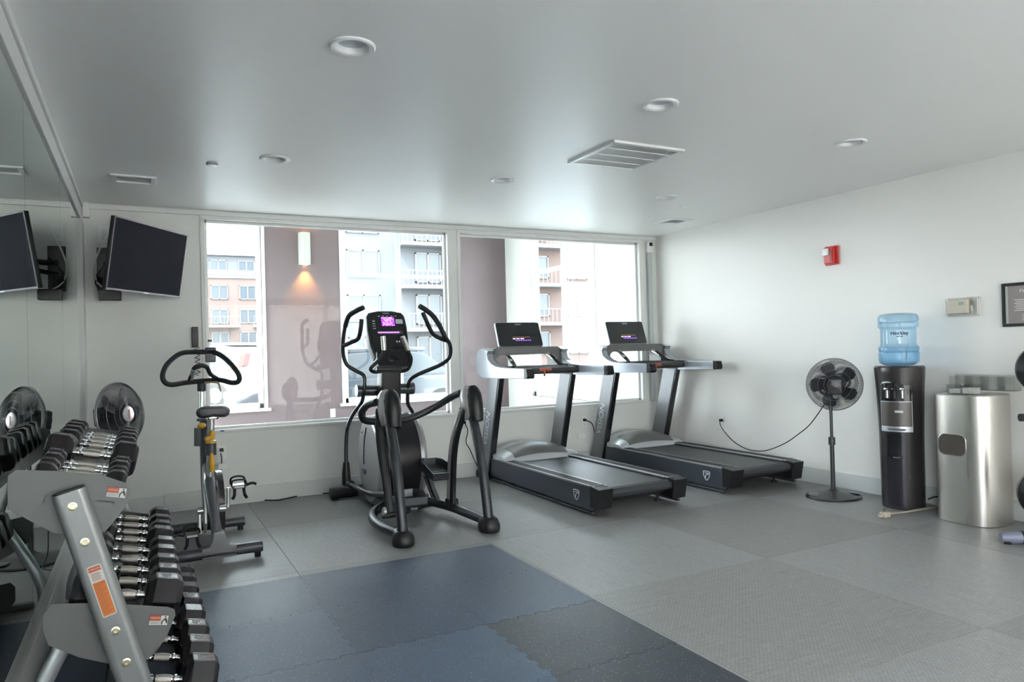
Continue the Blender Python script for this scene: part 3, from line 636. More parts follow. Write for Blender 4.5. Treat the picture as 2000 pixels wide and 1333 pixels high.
# ------------------------------------------------------------ treadmills (local: x across, y forward from the rear end)
belt_m = mat('belt_rubber', (.028, .031, .037), .42, 0, .15, 30, .2, 300)
deckside = mat('deck_side_paint', (.045, .052, .068), .38, .25, .06, 8, .05, 300)
footrail = mat('foot_rail_ribbed', (.17, .16, .16), .4, .2, .1, 20)
hood_m = mat('motor_hood', (.50, .53, .56), .28, .2, .04, 5, coat=.3)
hood_d = mat('motor_hood_front', (.16, .16, .16), .38, .2, .05)
led_w = mat('led_white', (.85, .75, 1), .5, emit=1.1); led_p = mat('led_purple', (.35, .12, 1), .5, emit=1.4); led_a = mat('led_amber', (1, .5, .2), .5, emit=.8)
print_m = mat('light_print', (.55, .58, .62), .5)
def treadmill(loc, label, tone):
    t = thing('treadmill', label, 'treadmill', loc, 0, None)
    W = .415
    P = lambda n, bm, m, par=t: fin(n, bm, m, par, True)
    for s in (-1, 1):
        # side rail: slanted end like the photo
        bm = nb(); prism(bm, [(.0, .035), (-.03, .06), (-.06, .205), (-.04, .215), (1.72, .215), (1.72, .05), (.05, .035)], 'X', s * W, s * (W - .03), .006)
        P('side_panel', bm, deckside)
        bm = nb(); box(bm, (s * (W - .008), .86, .024), (.028, 1.72, .016), .004); P('lower_rail', bm, gunmetal)
        bm = nb(); prism(bm, [(-.02, .205), (-.02, .222), (1.60, .222), (1.60, .205)], 'X', s * (W - .004), s * (W - .125), .004); r = P('foot_rail', bm, footrail)
        bm = nb(); box(bm, (s * (W - .125), .78, .219), (.012, 1.6, .006), .002)
        fin('edge_strip', bm, silver_paint, r, True)
        bm = nb()
        for k in range(52):
            box(bm, (s * (W - .065), .0 + k * .0305, .2235), (.075, .012, .003), 0)
        fin('tread_ribs', bm, dark_plastic, r, True)
        bm = nb(); prism(bm, [(-.07, .06), (-.10, .21), (.03, .225), (.03, .06)], 'X', s * (W + .004), s * (W - .13), .010); P('end_cap', bm, black_plastic)
        for y in (.16, 1.45):
            bm = nb(); cyl(bm, (s * (W - .09), y, 0), (s * (W - .09), y, .016), .028); cyl(bm, (s * (W - .09), y, .016), (s * (W - .09), y, .07), .010); P('levelling_foot', bm, black_plastic)
    P('belt', bx(-.30, .30, -.02, 1.62, .185, .203, .008), belt_m)
    bm = nb(); cyl(bm, (-.31, -.035, .165), (.31, -.035, .165), .036, n=24); P('rear_roller', bm, belt_m)
    P('deck', bx(-.38, .38, .03, 1.75, .09, .182, .01), black_plastic)
    # motor hood: arched across, light top with dark rear lip
    bm = nb()
    prof = lambda h: [(-.40, .0)] + [(-.40 + .8 * i / 14, h * (1 - ((i / 7 - 1) ** 2) * .62)) for i in range(15)] + [(.40, .0)]
    rings = []
    for y, h, z in ((1.50, .05, .205), (1.56, .115, .205), (1.66, .145, .20), (1.84, .155, .19), (1.95, .12, .15), (2.0, .05, .08)):
        rings.append([bm.verts.new((u, y + .05 * (abs(u) / .4) ** 2 * (-1 if y < 1.6 else 0), z + v)) for u, v in prof(h)])
    for A, B in zip(rings, rings[1:]):
        for j in range(len(A) - 1): bm.faces.new((A[j], A[j + 1], B[j + 1], B[j]))
    bm.faces.new(rings[0]); bm.faces.new(rings[-1][::-1]); hd = P('motor_hood', bm, hood_m)
    bm = nb()
    rings = []
    for y, h, z in ((1.495, .052, .206), (1.555, .119, .206), (1.66, .149, .202), (1.70, .150, .199)):
        rings.append([bm.verts.new((u * .72, y + .05 * (abs(u * .72) / .4) ** 2 * (-1 if y < 1.6 else 0), z + v * (1 - ((u * .72 / .4) ** 2) * .62) / max(1e-3, (1 - (u / .4) ** 2 * .62)))) for u, v in prof(h)[1:-1]])
    for A, B in zip(rings, rings[1:]):
        for j in range(len(A) - 1): bm.faces.new((A[j], A[j + 1], B[j + 1], B[j]))
    fin('hood_lip', bm, hood_d, hd, True)
    P('front_cover', bx(-.41, .41, 1.70, 1.98, .04, .20, .03), black_plastic)
    for s in (-1, 1):
        # leaning upright: silver outside face, black inner edge
        def upr(y0, y1, dx0, dx1):
            bm = nb(); prism(bm, [(y0, .03), (y0 - .46 + .165, 1.0), (y1 - .46 + .165, 1.0), (y1, .03)], 'X', s * (W + dx0), s * (W + dx1), .006); return bm
        u = P('upright', upr(1.80, 2.0, .012, -.052), mat_up)
        fin('upright_edge', upr(1.775, 1.812, .006, -.048), black_gloss, u, True)
        if s == -1:
            d = Vector((0, -.30, .97)).normalized(); m = frame_m((-W - .0135, 1.79, .55), d, (0, -.97, -.30)); m = frame_m((-W - .0135, 1.77, .50), d, (0, d.z, -d.y))
            text('VISION', .11, print_m, u, m, ex=.0006, local=True)
        P('base_foot', bx(s * (W + .03), s * (W - .07), 1.78, 2.03, .0, .075, .02), black_plastic)
        # C shaped head bracket flowing into the hand rail
        C0, C1 = Vector((1.72, 1.14)), 0
        outer = [(.93, 1.005), (.93, 1.085), (1.66, 1.095)]
        inner = []
        cy, cz, ro, ri = 1.80, 1.130, .150, .062
        out = [(1.60, 1.255), (cy - .02, 1.272)] + [(cy + ro * math.cos(a), 1.131 + .14 * math.sin(a)) for a in [math.radians(q) for q in range(80, -91, -14)]] + [(1.62, .985)]
        pts = [(.94, 1.0), (.94, 1.085), (1.36, 1.089), (1.50, 1.10), (1.60, 1.125), (1.67, 1.165), (1.69, 1.215), (1.66, 1.245)]
        bm = nb(); prism(bm, pts + out[1:], 'X', s * (W + .035), s * (W - .035), .007); hb = P('hand_rail', bm, silver_rail)
        bm = nb(); prism(bm, pts[2:] + out[1:-1] + [(1.50, 1.0)], 'X', s * (W - .033), s * (W - .046), .003); fin('rail_inner_cover', bm, mat_arch, hb, True)
        bm = nb(); prism(bm, [(.90, 1.0), (.885, 1.02), (.90, 1.082), (.95, 1.087), (.95, .998)], 'X', s * (W + .037), s * (W - .037), .006); fin('rail_end_cap', bm, black_plastic, hb, True)
        bm = nb(); tube(bm, [(s * .22, 1.74, 1.215), (s * .235, 1.62, 1.17), (s * .25, 1.50, 1.10), (s * .30, 1.44, 1.085)], .017); P('pulse_grip', bm, black_plastic)
        bm = nb(); tube(bm, [(s * .222, 1.71, 1.21), (s * .245, 1.56, 1.135)], .0185, k=1); P('pulse_sensor', bm, steel)
    # cross bar above, made of one swept band
    def arc(w, r, z0, z1, n=6):
        o = [(w, z0)] + [(w - r + r * math.cos(PI / 2 * i / n), z1 - r + r * math.sin(PI / 2 * i / n)) for i in range(n + 1)]
        return o + [(-x, z) for x, z in o[::-1]]
    o_, i_ = arc(.392, .06, 1.085, 1.273), arc(.335, .05, 1.085, 1.200); bm = nb()
    R_ = [[bm.verts.new((x, y, z)) for x, z in q] for y, q in ((1.70, o_), (1.70, i_), (1.90, i_), (1.90, o_))]
    for A, B in zip(R_, R_[1:] + R_[:1]):
        for j in range(len(A) - 1): bm.faces.new((A[j], A[j + 1], B[j + 1], B[j]))
    bm.faces.new([r[0] for r in R_]); bm.faces.new([r[-1] for r in R_][::-1]); P('cross_arch', bm, mat_arch)
    # accessory tray and control bar
    bm = nb(); prism(bm, [(1.44, 1.03), (1.40, 1.06), (1.44, 1.092), (1.78, 1.085), (1.80, 1.05), (1.7, 1.02)], 'X', -.385, .385, .01); tr = P('tray', bm, black_plastic)
    fin('tray_mat', bx(-.24, .24, 1.52, 1.74, 1.088, 1.093, .002), belt_m, tr, True)
    bm = nb(); cyl(bm, (-.38, 1.40, 1.045), (.38, 1.40, 1.045), .030, n=20); P('cross_bar', bm, dark_plastic)
    P('safety_key', bx(-.055, .075, 1.362, 1.40, 1.043, 1.072, .008), mat_key)
    bm = nb(); ball(bm, (.012, 1.36, 1.062), .012); cyl(bm, (.0, 1.375, 1.05), (.0, 1.375, .995), .010); P('safety_clip', bm, mat_key)
    # console
    m = frame_m((0, 1.86, 1.402), (1, 0, 0), (0, .34, .94))
    bm = nb(); prism(bm, rr(.50, .265, .022), 'Z', -.028, 0, .006); P('console_body', xf(bm, m), silver_rail)
    bm = nb(); prism(bm, rr(.486, .252, .018), 'Z', -.002, .005, .001); cs = P('console_screen', xf(bm, m), mat_scr)
    text('VISION', .022, print_m, cs, m @ Matrix.Translation((0, .105, .0055)), local=True)
    bm = nb(); rnd = random.Random(3)
    for k in range(15):
        if k in (4, 9): continue
        bx(-.085 + k * .0085, -.0795 + k * .0085, -.052, -.043, .0052, .0062, 0, bm)
    fin('white_digits', xf(bm, m), led_w, cs, True)
    bm = nb()
    for k in range(22): bx(-.06 + k * .0085, -.055 + k * .0085, -.064 - .004 * (k % 3), -.060 - .004 * (k % 2), .0052, .0062, 0, bm)
    fin('purple_digits', xf(bm, m), led_p, cs, True)
    bm = nb()
    for k in range(16): bx(-.08 + k * .012, -.074 + k * .012, -.030 - .005 * (k % 2), -.028 - .005 * (k % 2), .0052, .0062, 0, bm)
    fin('amber_digits', xf(bm, m), led_a, cs, True)
    P('console_neck', bx(-.08, .08, 1.845, 1.88, 1.24, 1.31, .01), black_plastic)
    # shield badge on the left side
    b = nb()
    tri = [(.045, .165), (.175, .172), (.155, .13), (.115, .06), (.085, .075), (.055, .12)]
    sh = [(-.05, .045), (0, .05), (.05, .045), (.045, 0), (.022, -.035), (0, -.05), (-.022, -.035), (-.045, 0)]
    sh = [(x * .85, y * .85) for x, y in sh]
    bm = nb(); N = len(sh)
    mb = frame_m((-W - .002, .21, .128), (0, -1, 0), (0, 0, 1))
    A = [bm.verts.new((x, y, .0)) for x, y in sh]; B = [bm.verts.new((x * .84, y * .84, .0)) for x, y in sh]; A2 = [bm.verts.new((x, y, .002)) for x, y in sh]; B2 = [bm.verts.new((x * .84, y * .84, .002)) for x, y in sh]
    for i in range(N):
        j = (i + 1) % N; bm.faces.new((A2[i], A2[j], B2[j], B2[i])); bm.faces.new((A[i], A[j], A2[j], A2[i])); bm.faces.new((B[i], B2[i], B2[j], B[j]))
    tube(bm, [(-.02, .022, .001), (.022, .022, .001), (.024, .014, .001), (-.006, .008, .001), (-.012, -.02, .001)], .003, 6, k=3)
    P('badge', xf(bm, mb), print_m)
    return t
silver_rail = mat('rail_silver', (.40, .43, .48), .3, .45, .03, 6)
mat_up = mat('upright_silver', (.20, .205, .22), .33, .5, .05, 5)
mat_arch = mat('arch_taupe', (.15, .15, .15), .4, .3, .05)
mat_key = mat('safety_red', (.42, .10, .05), .4)
mat_scr = mat('console_glass', (.022, .024, .027), .18, 0, .1)
treadmill((3.362, 4.47, 0), 'left treadmill with dark deck, in front of the second window', 0)
treadmill((4.70, 4.50, 0), 'right treadmill with dark deck, nearest the right wall', 1)

# ------------------------------------------------------------ elliptical trainer
t = thing('elliptical_trainer', 'dark grey elliptical trainer with purple lit console in front of the first window', 'elliptical trainer', (1.82, 5.3, 0))
def F_(n, bm, m, par=None, **k): return fin(n, bm, m, par if par is not None else t, **k)
ell_silver = mat('elliptical_shroud_silver', (.36, .35, .36), .32, .45, .05, 4)
tube_m = mat('elliptical_tube', (.034, .037, .044), .36, .35, .06, 12, .05, 250)
# round flywheel housing
hc = (5.72, .385)
def disc(x0, x1, R, m, n, bev=.02, sy=1.0, sz=1.12, cy=hc[0], cz=hc[1]):
    bm = nb(); prism(bm, [(cy + R * sy * math.cos(a), cz + R * sz * math.sin(a)) for a in [2 * PI * i / 44 for i in range(44)]], 'X', x0, x1, bev); return F_(n, bm, m)
disc(1.68, 1.96, .335, black_plastic, 'flywheel_housing', .02)
for s, n in ((-1, 'side_shroud'), (1, 'side_shroud')):
    sh = disc(1.82 + s * .135, 1.82 + s * .205, .315, ell_silver, n, .035)
    X = 1.82 + s * .206
    bm = nb(); tube(bm, [(X, 5.72 + .02, .65), (X, 5.80, .55), (X, 5.83, .42), (X, 5.83, .34)], .006, 6); F_('shroud_groove', bm, dark_plastic, sh)
    bm = nb(); prism(bm, [(5.83 + .055 * math.cos(a), .30 + .045 * math.sin(a)) for a in [PI + PI * i / 10 for i in range(11)]], 'X', X - .004, X + .006, .002); F_('shroud_scoop', bm, gunmetal, sh)
    bm = nb(); cyl(bm, (X - .004, 5.88, .60), (X + .003, 5.88, .60), .008); F_('shroud_screw', bm, black_plastic, sh)
bm = nb(); prism(bm, [(5.35, .04), (5.42, .12), (6.05, .12), (6.12, .04)], 'X', 1.62, 2.02, .015); F_('base_housing', bm, gunmetal)
# mast and console
bm = nb(); prism(bm, [(5.70, .62), (5.66, 1.20), (5.79, 1.22), (5.95, .62)], 'X', 1.735, 1.905, .03); F_('mast', bm, black_plastic)
m = frame_m((1.795, 5.66, 1.405), (1, -.03, 0), (0, .40, .92))
# outline wide at the top, narrower at the bottom
ol = [(-.135, -.20), (.135, -.20), (.165, -.10), (.172, .05), (.165, .17), (.14, .205), (.06, .222), (-.06, .222), (-.14, .205), (-.165, .17), (-.172, .05), (-.165, -.10)]
bm = nb(); prism(bm, ol, 'Z', -.09, 0, .02); cb = F_('console_body', xf(bm, m), dark_plastic)
bm = nb(); prism(bm, [(x * .88, y * .88 + .01) for x, y in ol], 'Z', -.005, .006, .003); cf = F_('console_face', xf(bm, m), black_gloss)
F_('console_display', xf(bx(-.045, .065, .075, .155, .006, .009), m), mat('display_purple', (.16, .02, .42), .3, emit=1.6), cf)
bm = nb(); rnd = random.Random(11)
for i in range(17):
    for j in range(11):
        if rnd.random() < .42: bx(-.041 + i * .006, -.0365 + i * .006, .079 + j * .0068, .084 + j * .0068, .009, .0098, 0, bm)
F_('display_pixels', xf(bm, m), mat('display_pink', (.85, .35, 1), .5, emit=1.8), cf)
bm = nb()
for i in range(24): bx(-.085 + i * .0075, -.080 + i * .0075, .010, .022, .006, .008, 0, bm)
F_('led_strip', xf(bm, m), mat('led_strip_purple', (.45, .16, .7), .5, emit=1.4), cf)
F_('display_bezel', xf(bx(-.105, .12, .002, .03, .004, .0065, .002), m), gunmetal, cf)
F_('light_label', xf(bx(.075, .135, .095, .135, .006, .0075), m), print_m, cf)
text('VISION', .018, print_m, cf, m @ Matrix.Translation((0, .190, .0065)))
bm = nb()
for i in range(4):
    for j in range(2): bx(-.12 + .012 * j, -.112 + .012 * j, .05 + i * .022, .058 + i * .022, .006, .0075, 0, bm)
for i in range(5): bx(-.07 + i * .035, -.05 + i * .035, .162, .168, .006, .0075, 0, bm)
for i in range(2): bx(.055 + i * .02, .067 + i * .02, -.075, -.06, .006, .0085, .002, bm)
F_('console_keys', xf(bm, m), print_m, cf)
m2 = frame_m((1.80, 5.58, 1.205), (1, 0, 0), (0, .3, .95))
bm = nb(); prism(bm, rr(.27, .15, .03), 'Z', -.10, .03, .012); tr = F_('bottle_tray', xf(bm, m2), black_plastic)
bm = nb(); prism(bm, rr(.11, .05, .024), 'Z', .03, .034, .002); F_('tray_cup', xf(bm, m2), black_gloss, tr)
bm = nb(); tube(bm, [(1.679,5.45,1.368), (1.692,5.46,1.271), (1.656,5.47,1.204), (1.585,5.47,1.138), (1.622,5.5,1.109), (1.704,5.58,1.108)], .014); F_('fixed_handle', bm, grip)
bm = nb(); tube(bm, [(1.826,5.4,1.372), (1.881,5.42,1.258), (1.904,5.43,1.196), (1.89,5.47,1.123), (1.86,5.56,1.102)], .014); F_('fixed_handle', bm, grip)
bm = nb(); tube(bm, [(1.681,5.44,1.388), (1.69,5.45,1.279)], .0185, k=1); F_('pulse_sensor', bm, steel)
bm = nb(); tube(bm, [(1.823,5.39,1.38), (1.873,5.41,1.274)], .0185, k=1); F_('pulse_sensor', bm, steel)
bm = nb(); tube(bm, [(1.645,5.52,1.128), (1.847,5.52,1.12)], .020, k=1); F_('handle_bracket', bm, dark_plastic)
# pivot axle
bm = nb(); cyl(bm, (1.591,5.85,0.951), (1.747,5.85,0.943), .044); cyl(bm, (1.569,5.85,0.948), (1.599,5.85,0.947), .052); F_('pivot_axle', bm, gunmetal)
bm = nb(); cyl(bm, (1.883,5.8,0.951), (2.018,5.8,0.949), .044); cyl(bm, (2.009,5.8,0.949), (2.045,5.8,0.948), .052); F_('pivot_axle', bm, gunmetal)
# moving arms
arm = [(1.554,5.52,1.617), (1.514,5.57,1.596), (1.469,5.65,1.556), (1.456,5.72,1.477), (1.447,5.76,1.367), (1.452,5.79,1.256), (1.485,5.8,1.167), (1.56,5.8,1.114), (1.622,5.81,1.074), (1.628,5.81,0.997), (1.621,5.82,0.93), (1.613,5.86,0.848), (1.558,5.92,0.754), (1.518,5.96,0.643), (1.511,6,0.489), (1.508,6,0.339)]
bm = nb(); tube(bm, arm, .0165, 14, k=5); A = F_('swing_arm', bm, tube_m)
bm = nb(); tube(bm, arm[:4], .020, 14, k=5); F_('hand_grip', bm, grip, A)
bm = nb(); tube(bm, [(1.547,5.56,1.527), (1.542,5.58,1.443), (1.531,5.62,1.375), (1.492,5.68,1.348), (1.447,5.75,1.322)], .017, 14); F_('inner_grip', bm, grip, A)
arm = [(1.937,5.3,1.616), (1.995,5.31,1.585), (2.057,5.32,1.537), (2.115,5.34,1.464), (2.169,5.36,1.378), (2.22,5.38,1.303), (2.229,5.42,1.211), (2.189,5.48,1.154), (2.107,5.55,1.11), (2.034,5.62,1.073), (1.99,5.7,1.031), (1.986,5.76,0.973), (1.994,5.8,0.894), (2.003,5.82,0.814), (2.053,5.85,0.739), (2.065,5.88,0.639), (2.066,5.92,0.494)]
bm = nb(); tube(bm, arm, .0165, 14, k=5); A = F_('swing_arm', bm, tube_m)
bm = nb(); tube(bm, arm[:5], .020, 14, k=5); F_('hand_grip', bm, grip, A)
bm = nb(); tube(bm, [(1.972,5.32,1.565), (2.008,5.33,1.489), (2.053,5.35,1.412), (2.103,5.37,1.375), (2.19,5.38,1.341)], .017, 14); F_('inner_grip', bm, grip, A)
# lower arm sleeves and pedal beams
bm = nb(); tube(bm, [(1.508,6,0.348), (1.506,6,0.254), (1.508,6,0.163)], [.025, .036, .042], k=3); F_('arm_sleeve', bm, black_plastic)
bm = nb(); tube(bm, [(2.067,5.92,0.516), (2.062,5.94,0.404), (2.048,5.95,0.293)], [.024, .034, .040], k=3); F_('arm_sleeve', bm, black_plastic)
bm = nb(); tube(bm, [(1.523,5.96,0.168), (1.553,5.8,0.156), (1.595,5.62,0.139), (1.619,5.42,0.162), (1.643,5.2,0.196)], .022); cyl(bm, (1.509,6.02,0.169), (1.531,5.94,0.166), .032); F_('pedal_beam', bm, tube_m)
bm = nb(); tube(bm, [(2.026,5.9,0.447), (1.982,5.6,0.408), (1.95,5.35,0.336)], [.035, .028, .026]); F_('pedal_beam', bm, tube_m)
def pedal(c, rz, pitch):
    M_ = Matrix.Translation(c) @ Matrix.Rotation(rz, 4, 'Z') @ Matrix.Rotation(pitch, 4, 'X')
    ol = [(-.085, -.17), (.085, -.17), (.095, -.02), (.085, .13), (.05, .185), (-.05, .185), (-.085, .13), (-.095, -.02)]
    bm = nb(); prism(bm, ol, 'Z', -.028, 0, .006); p = F_('pedal', xf(bm, M_), black_plastic)
    bm = nb(); N = len(ol)
    A = [bm.verts.new((x, y, -.02)) for x, y in ol]; B = [bm.verts.new((x * 1.05, y * 1.04, .055 if y > -.1 else .03)) for x, y in ol]
    A2 = [bm.verts.new((x * .93, y * .95, -.02)) for x, y in ol]; B2 = [bm.verts.new((x * .99, y * .99, .055 if y > -.1 else .03)) for x, y in ol]
    for i in range(N):
        j = (i + 1) % N; bm.faces.new((A[i], A[j], B[j], B[i])); bm.faces.new((A2[i], B2[i], B2[j], A2[j])); bm.faces.new((B[i], B[j], B2[j], B2[i]))
    F_('pedal_rim', xf(bm, M_), gunmetal, p)
    bm = nb()
    for k in range(7): bx(-.06, .06, -.13 + k * .04, -.118 + k * .04, 0, .004, .001, bm)
    F_('pedal_ribs', xf(bm, M_), grip, p)
pedal((1.72, 4.99, .185), -.15, -.08); pedal((2.01, 5.20, .335), -.05, .12)
bm = nb(); tube(bm, [(1.954,5.25,0.306), (1.989,5.25,0.191), (2.022,5.2,0.077)], .020, k=1); tube(bm, [(1.943,5.3,0.288), (1.978,5.3,0.184), (2.007,5.25,0.069)], .010, k=1); F_('pedal_strut', bm, tube_m)
bm = nb(); tube(bm, [(1.563,4.95,0.215), (1.696,4.95,0.144), (1.754,4.95,0.151)], .022, k=2); cyl(bm, (1.695,4.95,0.129), (1.746,4.95,0.123), .030); F_('link_axle', bm, gunmetal)
bm = nb(); cyl(bm, (1.476,4.88,0.148), (1.495,4.88,0.146), .030); F_('axle_cap', bm, silver_paint)
# hanging link arms
bm = nb(); tube(bm, [(1.46,4.84,0.867), (1.465,4.88,0.721), (1.491,4.92,0.535), (1.523,4.93,0.332), (1.54,4.92,0.133)], .030, 14, flat=.8); F_('link_arm', bm, dark_plastic)
bm = nb(); tube(bm, [(2.081,4.84,0.828), (2.057,4.93,0.652), (2.052,5,0.474), (2.059,5.05,0.273), (2.05,5.05,0.1)], .030, 14, flat=.8); F_('link_arm', bm, ell_silver)
bm = nb(); tube(bm, [(2.088,4.8,0.83), (2.061,4.89,0.656), (2.057,4.96,0.478), (2.064,5.01,0.279), (2.055,5.01,0.107)], .026, 14, flat=.8); cyl(bm, (2.021,5.05,0.112), (2.105,5.05,0.105), .034); F_('link_arm_cover', bm, black_plastic)
# rear posts with pivot caps and feet
for (fx, fy), (px_, py_), lab in (((1.492, 4.50), (1.50, 4.78), 0), ((2.122, 4.52), (2.13, 4.80), 1)):
    bm = nb(); tube(bm, [(fx, fy, .05), (fx, fy + .04, .25), (fx + .004, fy + .13, .55), (px_, py_ - .02, .80)], .034, 16); F_('rear_post', bm, tube_m)
    # cap: half silver, half black capsule
    M_ = frame_m((px_, py_ + .02, .875), (1, 0, 0), (0, .35, 1))
    bm = nb(); lathe(bm, [(.0001, .125), (.035, .118), (.062, .092), (.078, .05), (.080, -.02), (.070, -.08), (.058, -.125), (.0001, -.13)], sx=.72, sy=1, n=28)
    M3 = Matrix.Translation((px_ - .005, py_ + .03, .88)) @ Matrix.Rotation(math.radians(-14), 4, 'X')
    cpn = F_('pivot_cap', xf(bm, M3), mat('pivot_cap_silver', (.40, .39, .39), .35, .35, .04))
    bm = nb(); lathe(bm, [(.0001, .128), (.037, .122), (.065, .094), (.082, .05), (.084, -.02), (.075, -.08), (.066, -.14), (.0001, -.145)], sx=.72, sy=.86, n=28)
    M4 = Matrix.Translation((px_ + .022, py_ - .022, .878)) @ Matrix.Rotation(math.radians(-14), 4, 'X')
    F_('pivot_cap_cover', xf(bm, M4), black_plastic, cpn)
    bm = nb(); lathe(bm, [(.075, 0), (.082, .015), (.082, .045), (.066, .085), (.045, .10), (.030, .085), (.0001, .08)], (fx, fy, 0), 26, sx=.92, sy=1.05); F_('rear_foot', bm, black_plastic)
    bm = nb(); lathe(bm, [(.045, .0), (.052, .02), (.045, .05)], n=20, m=frame_m((0, 0, 0), (1, 0, 0), (0, 0, 1))); xf(bm, Matrix.Translation((fx - .005, fy + .075, .055))); F_('foot_collar', bm, tube_m)
# floor rails
bm = nb(); tube(bm, [(1.485, 4.56, .062), (1.44, 4.78, .065), (1.445, 5.02, .075), (1.52, 5.22, .085), (1.66, 5.36, .09)], .034, 16); F_('floor_rail', bm, tube_m)
bm = nb(); tube(bm, [(2.125, 4.58, .062), (2.10, 4.85, .065), (2.06, 5.08, .075), (1.99, 5.26, .085), (1.92, 5.38, .09)], .034, 16); F_('floor_rail', bm, tube_m)
bm = nb(); tube(bm, [(1.54,5.093,0.07), (1.716,5.13,0.07), (1.956,5.282,0.07), (2.107,5.201,0.07)], .025, 12); F_('cross_tube', bm, tube_m)
bm = nb(); cyl(bm, (1.42, 6.22, .055), (2.20, 6.22, .055), .048, n=24); fs = F_('front_stabilizer', bm, black_plastic)
for x in (1.46, 2.16):
    bm = nb(); cyl(bm, (x, 6.22, 0), (x, 6.22, .012), .03); F_('levelling_foot', bm, black_plastic, fs)
bm = bx(1.74, 1.90, 6.0, 6.22, .03, .10, .01); F_('front_beam', bm, tube_m)
# curved rail joining the caps
bm = nb(); tube(bm, [(1.436,4.84,0.918), (1.402,4.95,0.892), (1.383,5.02,0.839), (1.409,5.05,0.78), (1.506,5.05,0.762), (1.678,5.08,0.755), (1.825,5.1,0.781), (1.955,5.06,0.841), (2.052,4.95,0.918), (2.089,4.88,0.946)], .026, 16, k=7); F_('guard_rail', bm, tube_m)
bm = nb(); tube(bm, [(1.028,6.432,0.008), (1.244,6.541,0.008), (1.421,6.526,0.008), (1.503,6.388,0.008), (1.5, 6.26, .008)], .005, 6)
solo('power_cord', bm, black_plastic, 'black power cord running along the floor from the bike to the elliptical', 'cord')
bm = nb(); tube(bm, [(2.817, YB - .03, .545), (2.825, 6.45, .47), (2.80, 6.44, .36), (2.84, 6.44, .28), (2.92, 6.46, .12), (2.99, 6.48, .05)], .005, 8)
solo('power_cord', bm, black_plastic, 'black treadmill cord dropping from the outlet below the window pillar', 'cord')
bm = nb(); tube(bm, [(4.235, YB - .03, .47), (4.28, 6.46, .44), (4.31, 6.46, .36), (4.32, 6.46, .2), (4.36, 6.46, .04)], .005, 8)
solo('power_cord', bm, black_plastic, 'black cord plugged into the outlet between the two treadmills', 'cord')

# ------------------------------------------------------------ spin bike
t = thing('spin_bike', 'black and silver spin bike seen from behind with looped handlebar and yellow knobs', 'exercise bike', (.4, 5.1, 0))
yel = mat('adjuster_yellow', (.70, .38, .03), .4); bsilver = mat('bike_silver', (.55, .56, .57), .28, .7, .03)
bgrey = mat('bike_frame_grey', (.13, .135, .145), .35, .5, .05); bdark = mat('bike_base_dark', (.045, .046, .055), .4, .3, .1)
for y, n, x0, x1 in ((4.765, 'rear_base', .145, .655), (5.56, 'front_base', .13, .645)):
    bm = nb(); prism(bm, rr(.075, .065, .028, 4, y, .062), 'X', x0, x1, .006); b = F_(n, bm, bdark)
    for x in (x0 + .03, x1 - .03):
        bm = nb(); cyl(bm, (x, y, 0), (x, y, .03), .020); F_('levelling_foot', bm, black_plastic, b)
bm = nb(); prism(bm, [(.30, .031), (.50, .031), (.50, .10), (.46, .108), (.445, .14), (.43, .19), (.37, .19), (.36, .14), (.345, .108), (.30, .10)], 'Y', 4.73, 4.80, .008); F_('base_bracket', bm, bgrey)
for x in (.20, .60):
    bm = nb(); cyl(bm, (x, 5.61, .05), (x, 5.65, .05), .028); F_('transport_wheel', bm, grip)
# main frame
bm = nb(); tube(bm, [(.40, 4.78, .12), (.385, 4.84, .25), (.372, 4.98, .42), (.375, 5.08, .56)], [.034, .030, .034, .034], 12); F_('rear_frame_tube', bm, bgrey)
bm = nb(); tube(bm, [(.375, 5.08, .30), (.37, 5.20, .48), (.375, 5.38, .66), (.385, 5.50, .80)], .032, 12); F_('main_frame_tube', bm, bdark)
bm = nb(); tube(bm, [(.40, 5.56, .09), (.385, 5.54, .40), (.385, 5.54, .84)], .030, 12, k=3); F_('head_tube', bm, bgrey)
bm = nb(); cyl(bm, (0.354,5.5,0.639), (0.357,5.5,0.765), .040); F_('head_sleeve', bm, bgrey)
bm = nb(); cyl(bm, (0.367,5.52,0.73), (0.381,5.56,1.079), .021); F_('handle_post', bm, bsilver)
bm = nb(); ball(bm, (0.363,5.44,0.784), .030, s=(1, 1, .7)); F_('handle_knob', bm, yel)
bm = nb(); cyl(bm, (0.366,5.52,0.828), (0.366,5.52,0.81), .030); F_('post_clamp', bm, bdark)
# seat post
bm = nb(); cyl(bm, (0.375,5.02,0.422), (0.386,5,0.7), .024); F_('seat_tube', bm, bsilver)
bm = nb(); cyl(bm, (0.386,5,0.7), (0.392,4.99,0.866), .019); F_('seat_post', bm, bsilver)
bm = nb(); cyl(bm, (0.384,4.99,0.633), (0.385,4.99,0.708), .033); F_('seat_clamp', bm, bdark)
bm = nb(); cyl(bm, (0.384,4.98,0.709), (0.385,4.98,0.726), .032); ball(bm, (0.389,4.95,0.764), .022, s=(.9, 1, 1.4)); tube(bm, [(0.389,4.95,0.764), (0.367,4.94,0.744), (0.348,4.93,0.747)], .013); F_('seat_knob', bm, yel)
bm = nb(); tube(bm, [(0.383,4.94,0.648), (0.383,4.92,0.589), (0.383,4.93,0.533)], [.008, .019, .012], 10); F_('seat_lever', bm, yel)
bm = bx(-.035, .035, -.06, .06, -.012, .012, .004); xf(bm, Matrix.Translation((0.391,4.98,0.879))); F_('seat_slider', bm, bsilver)
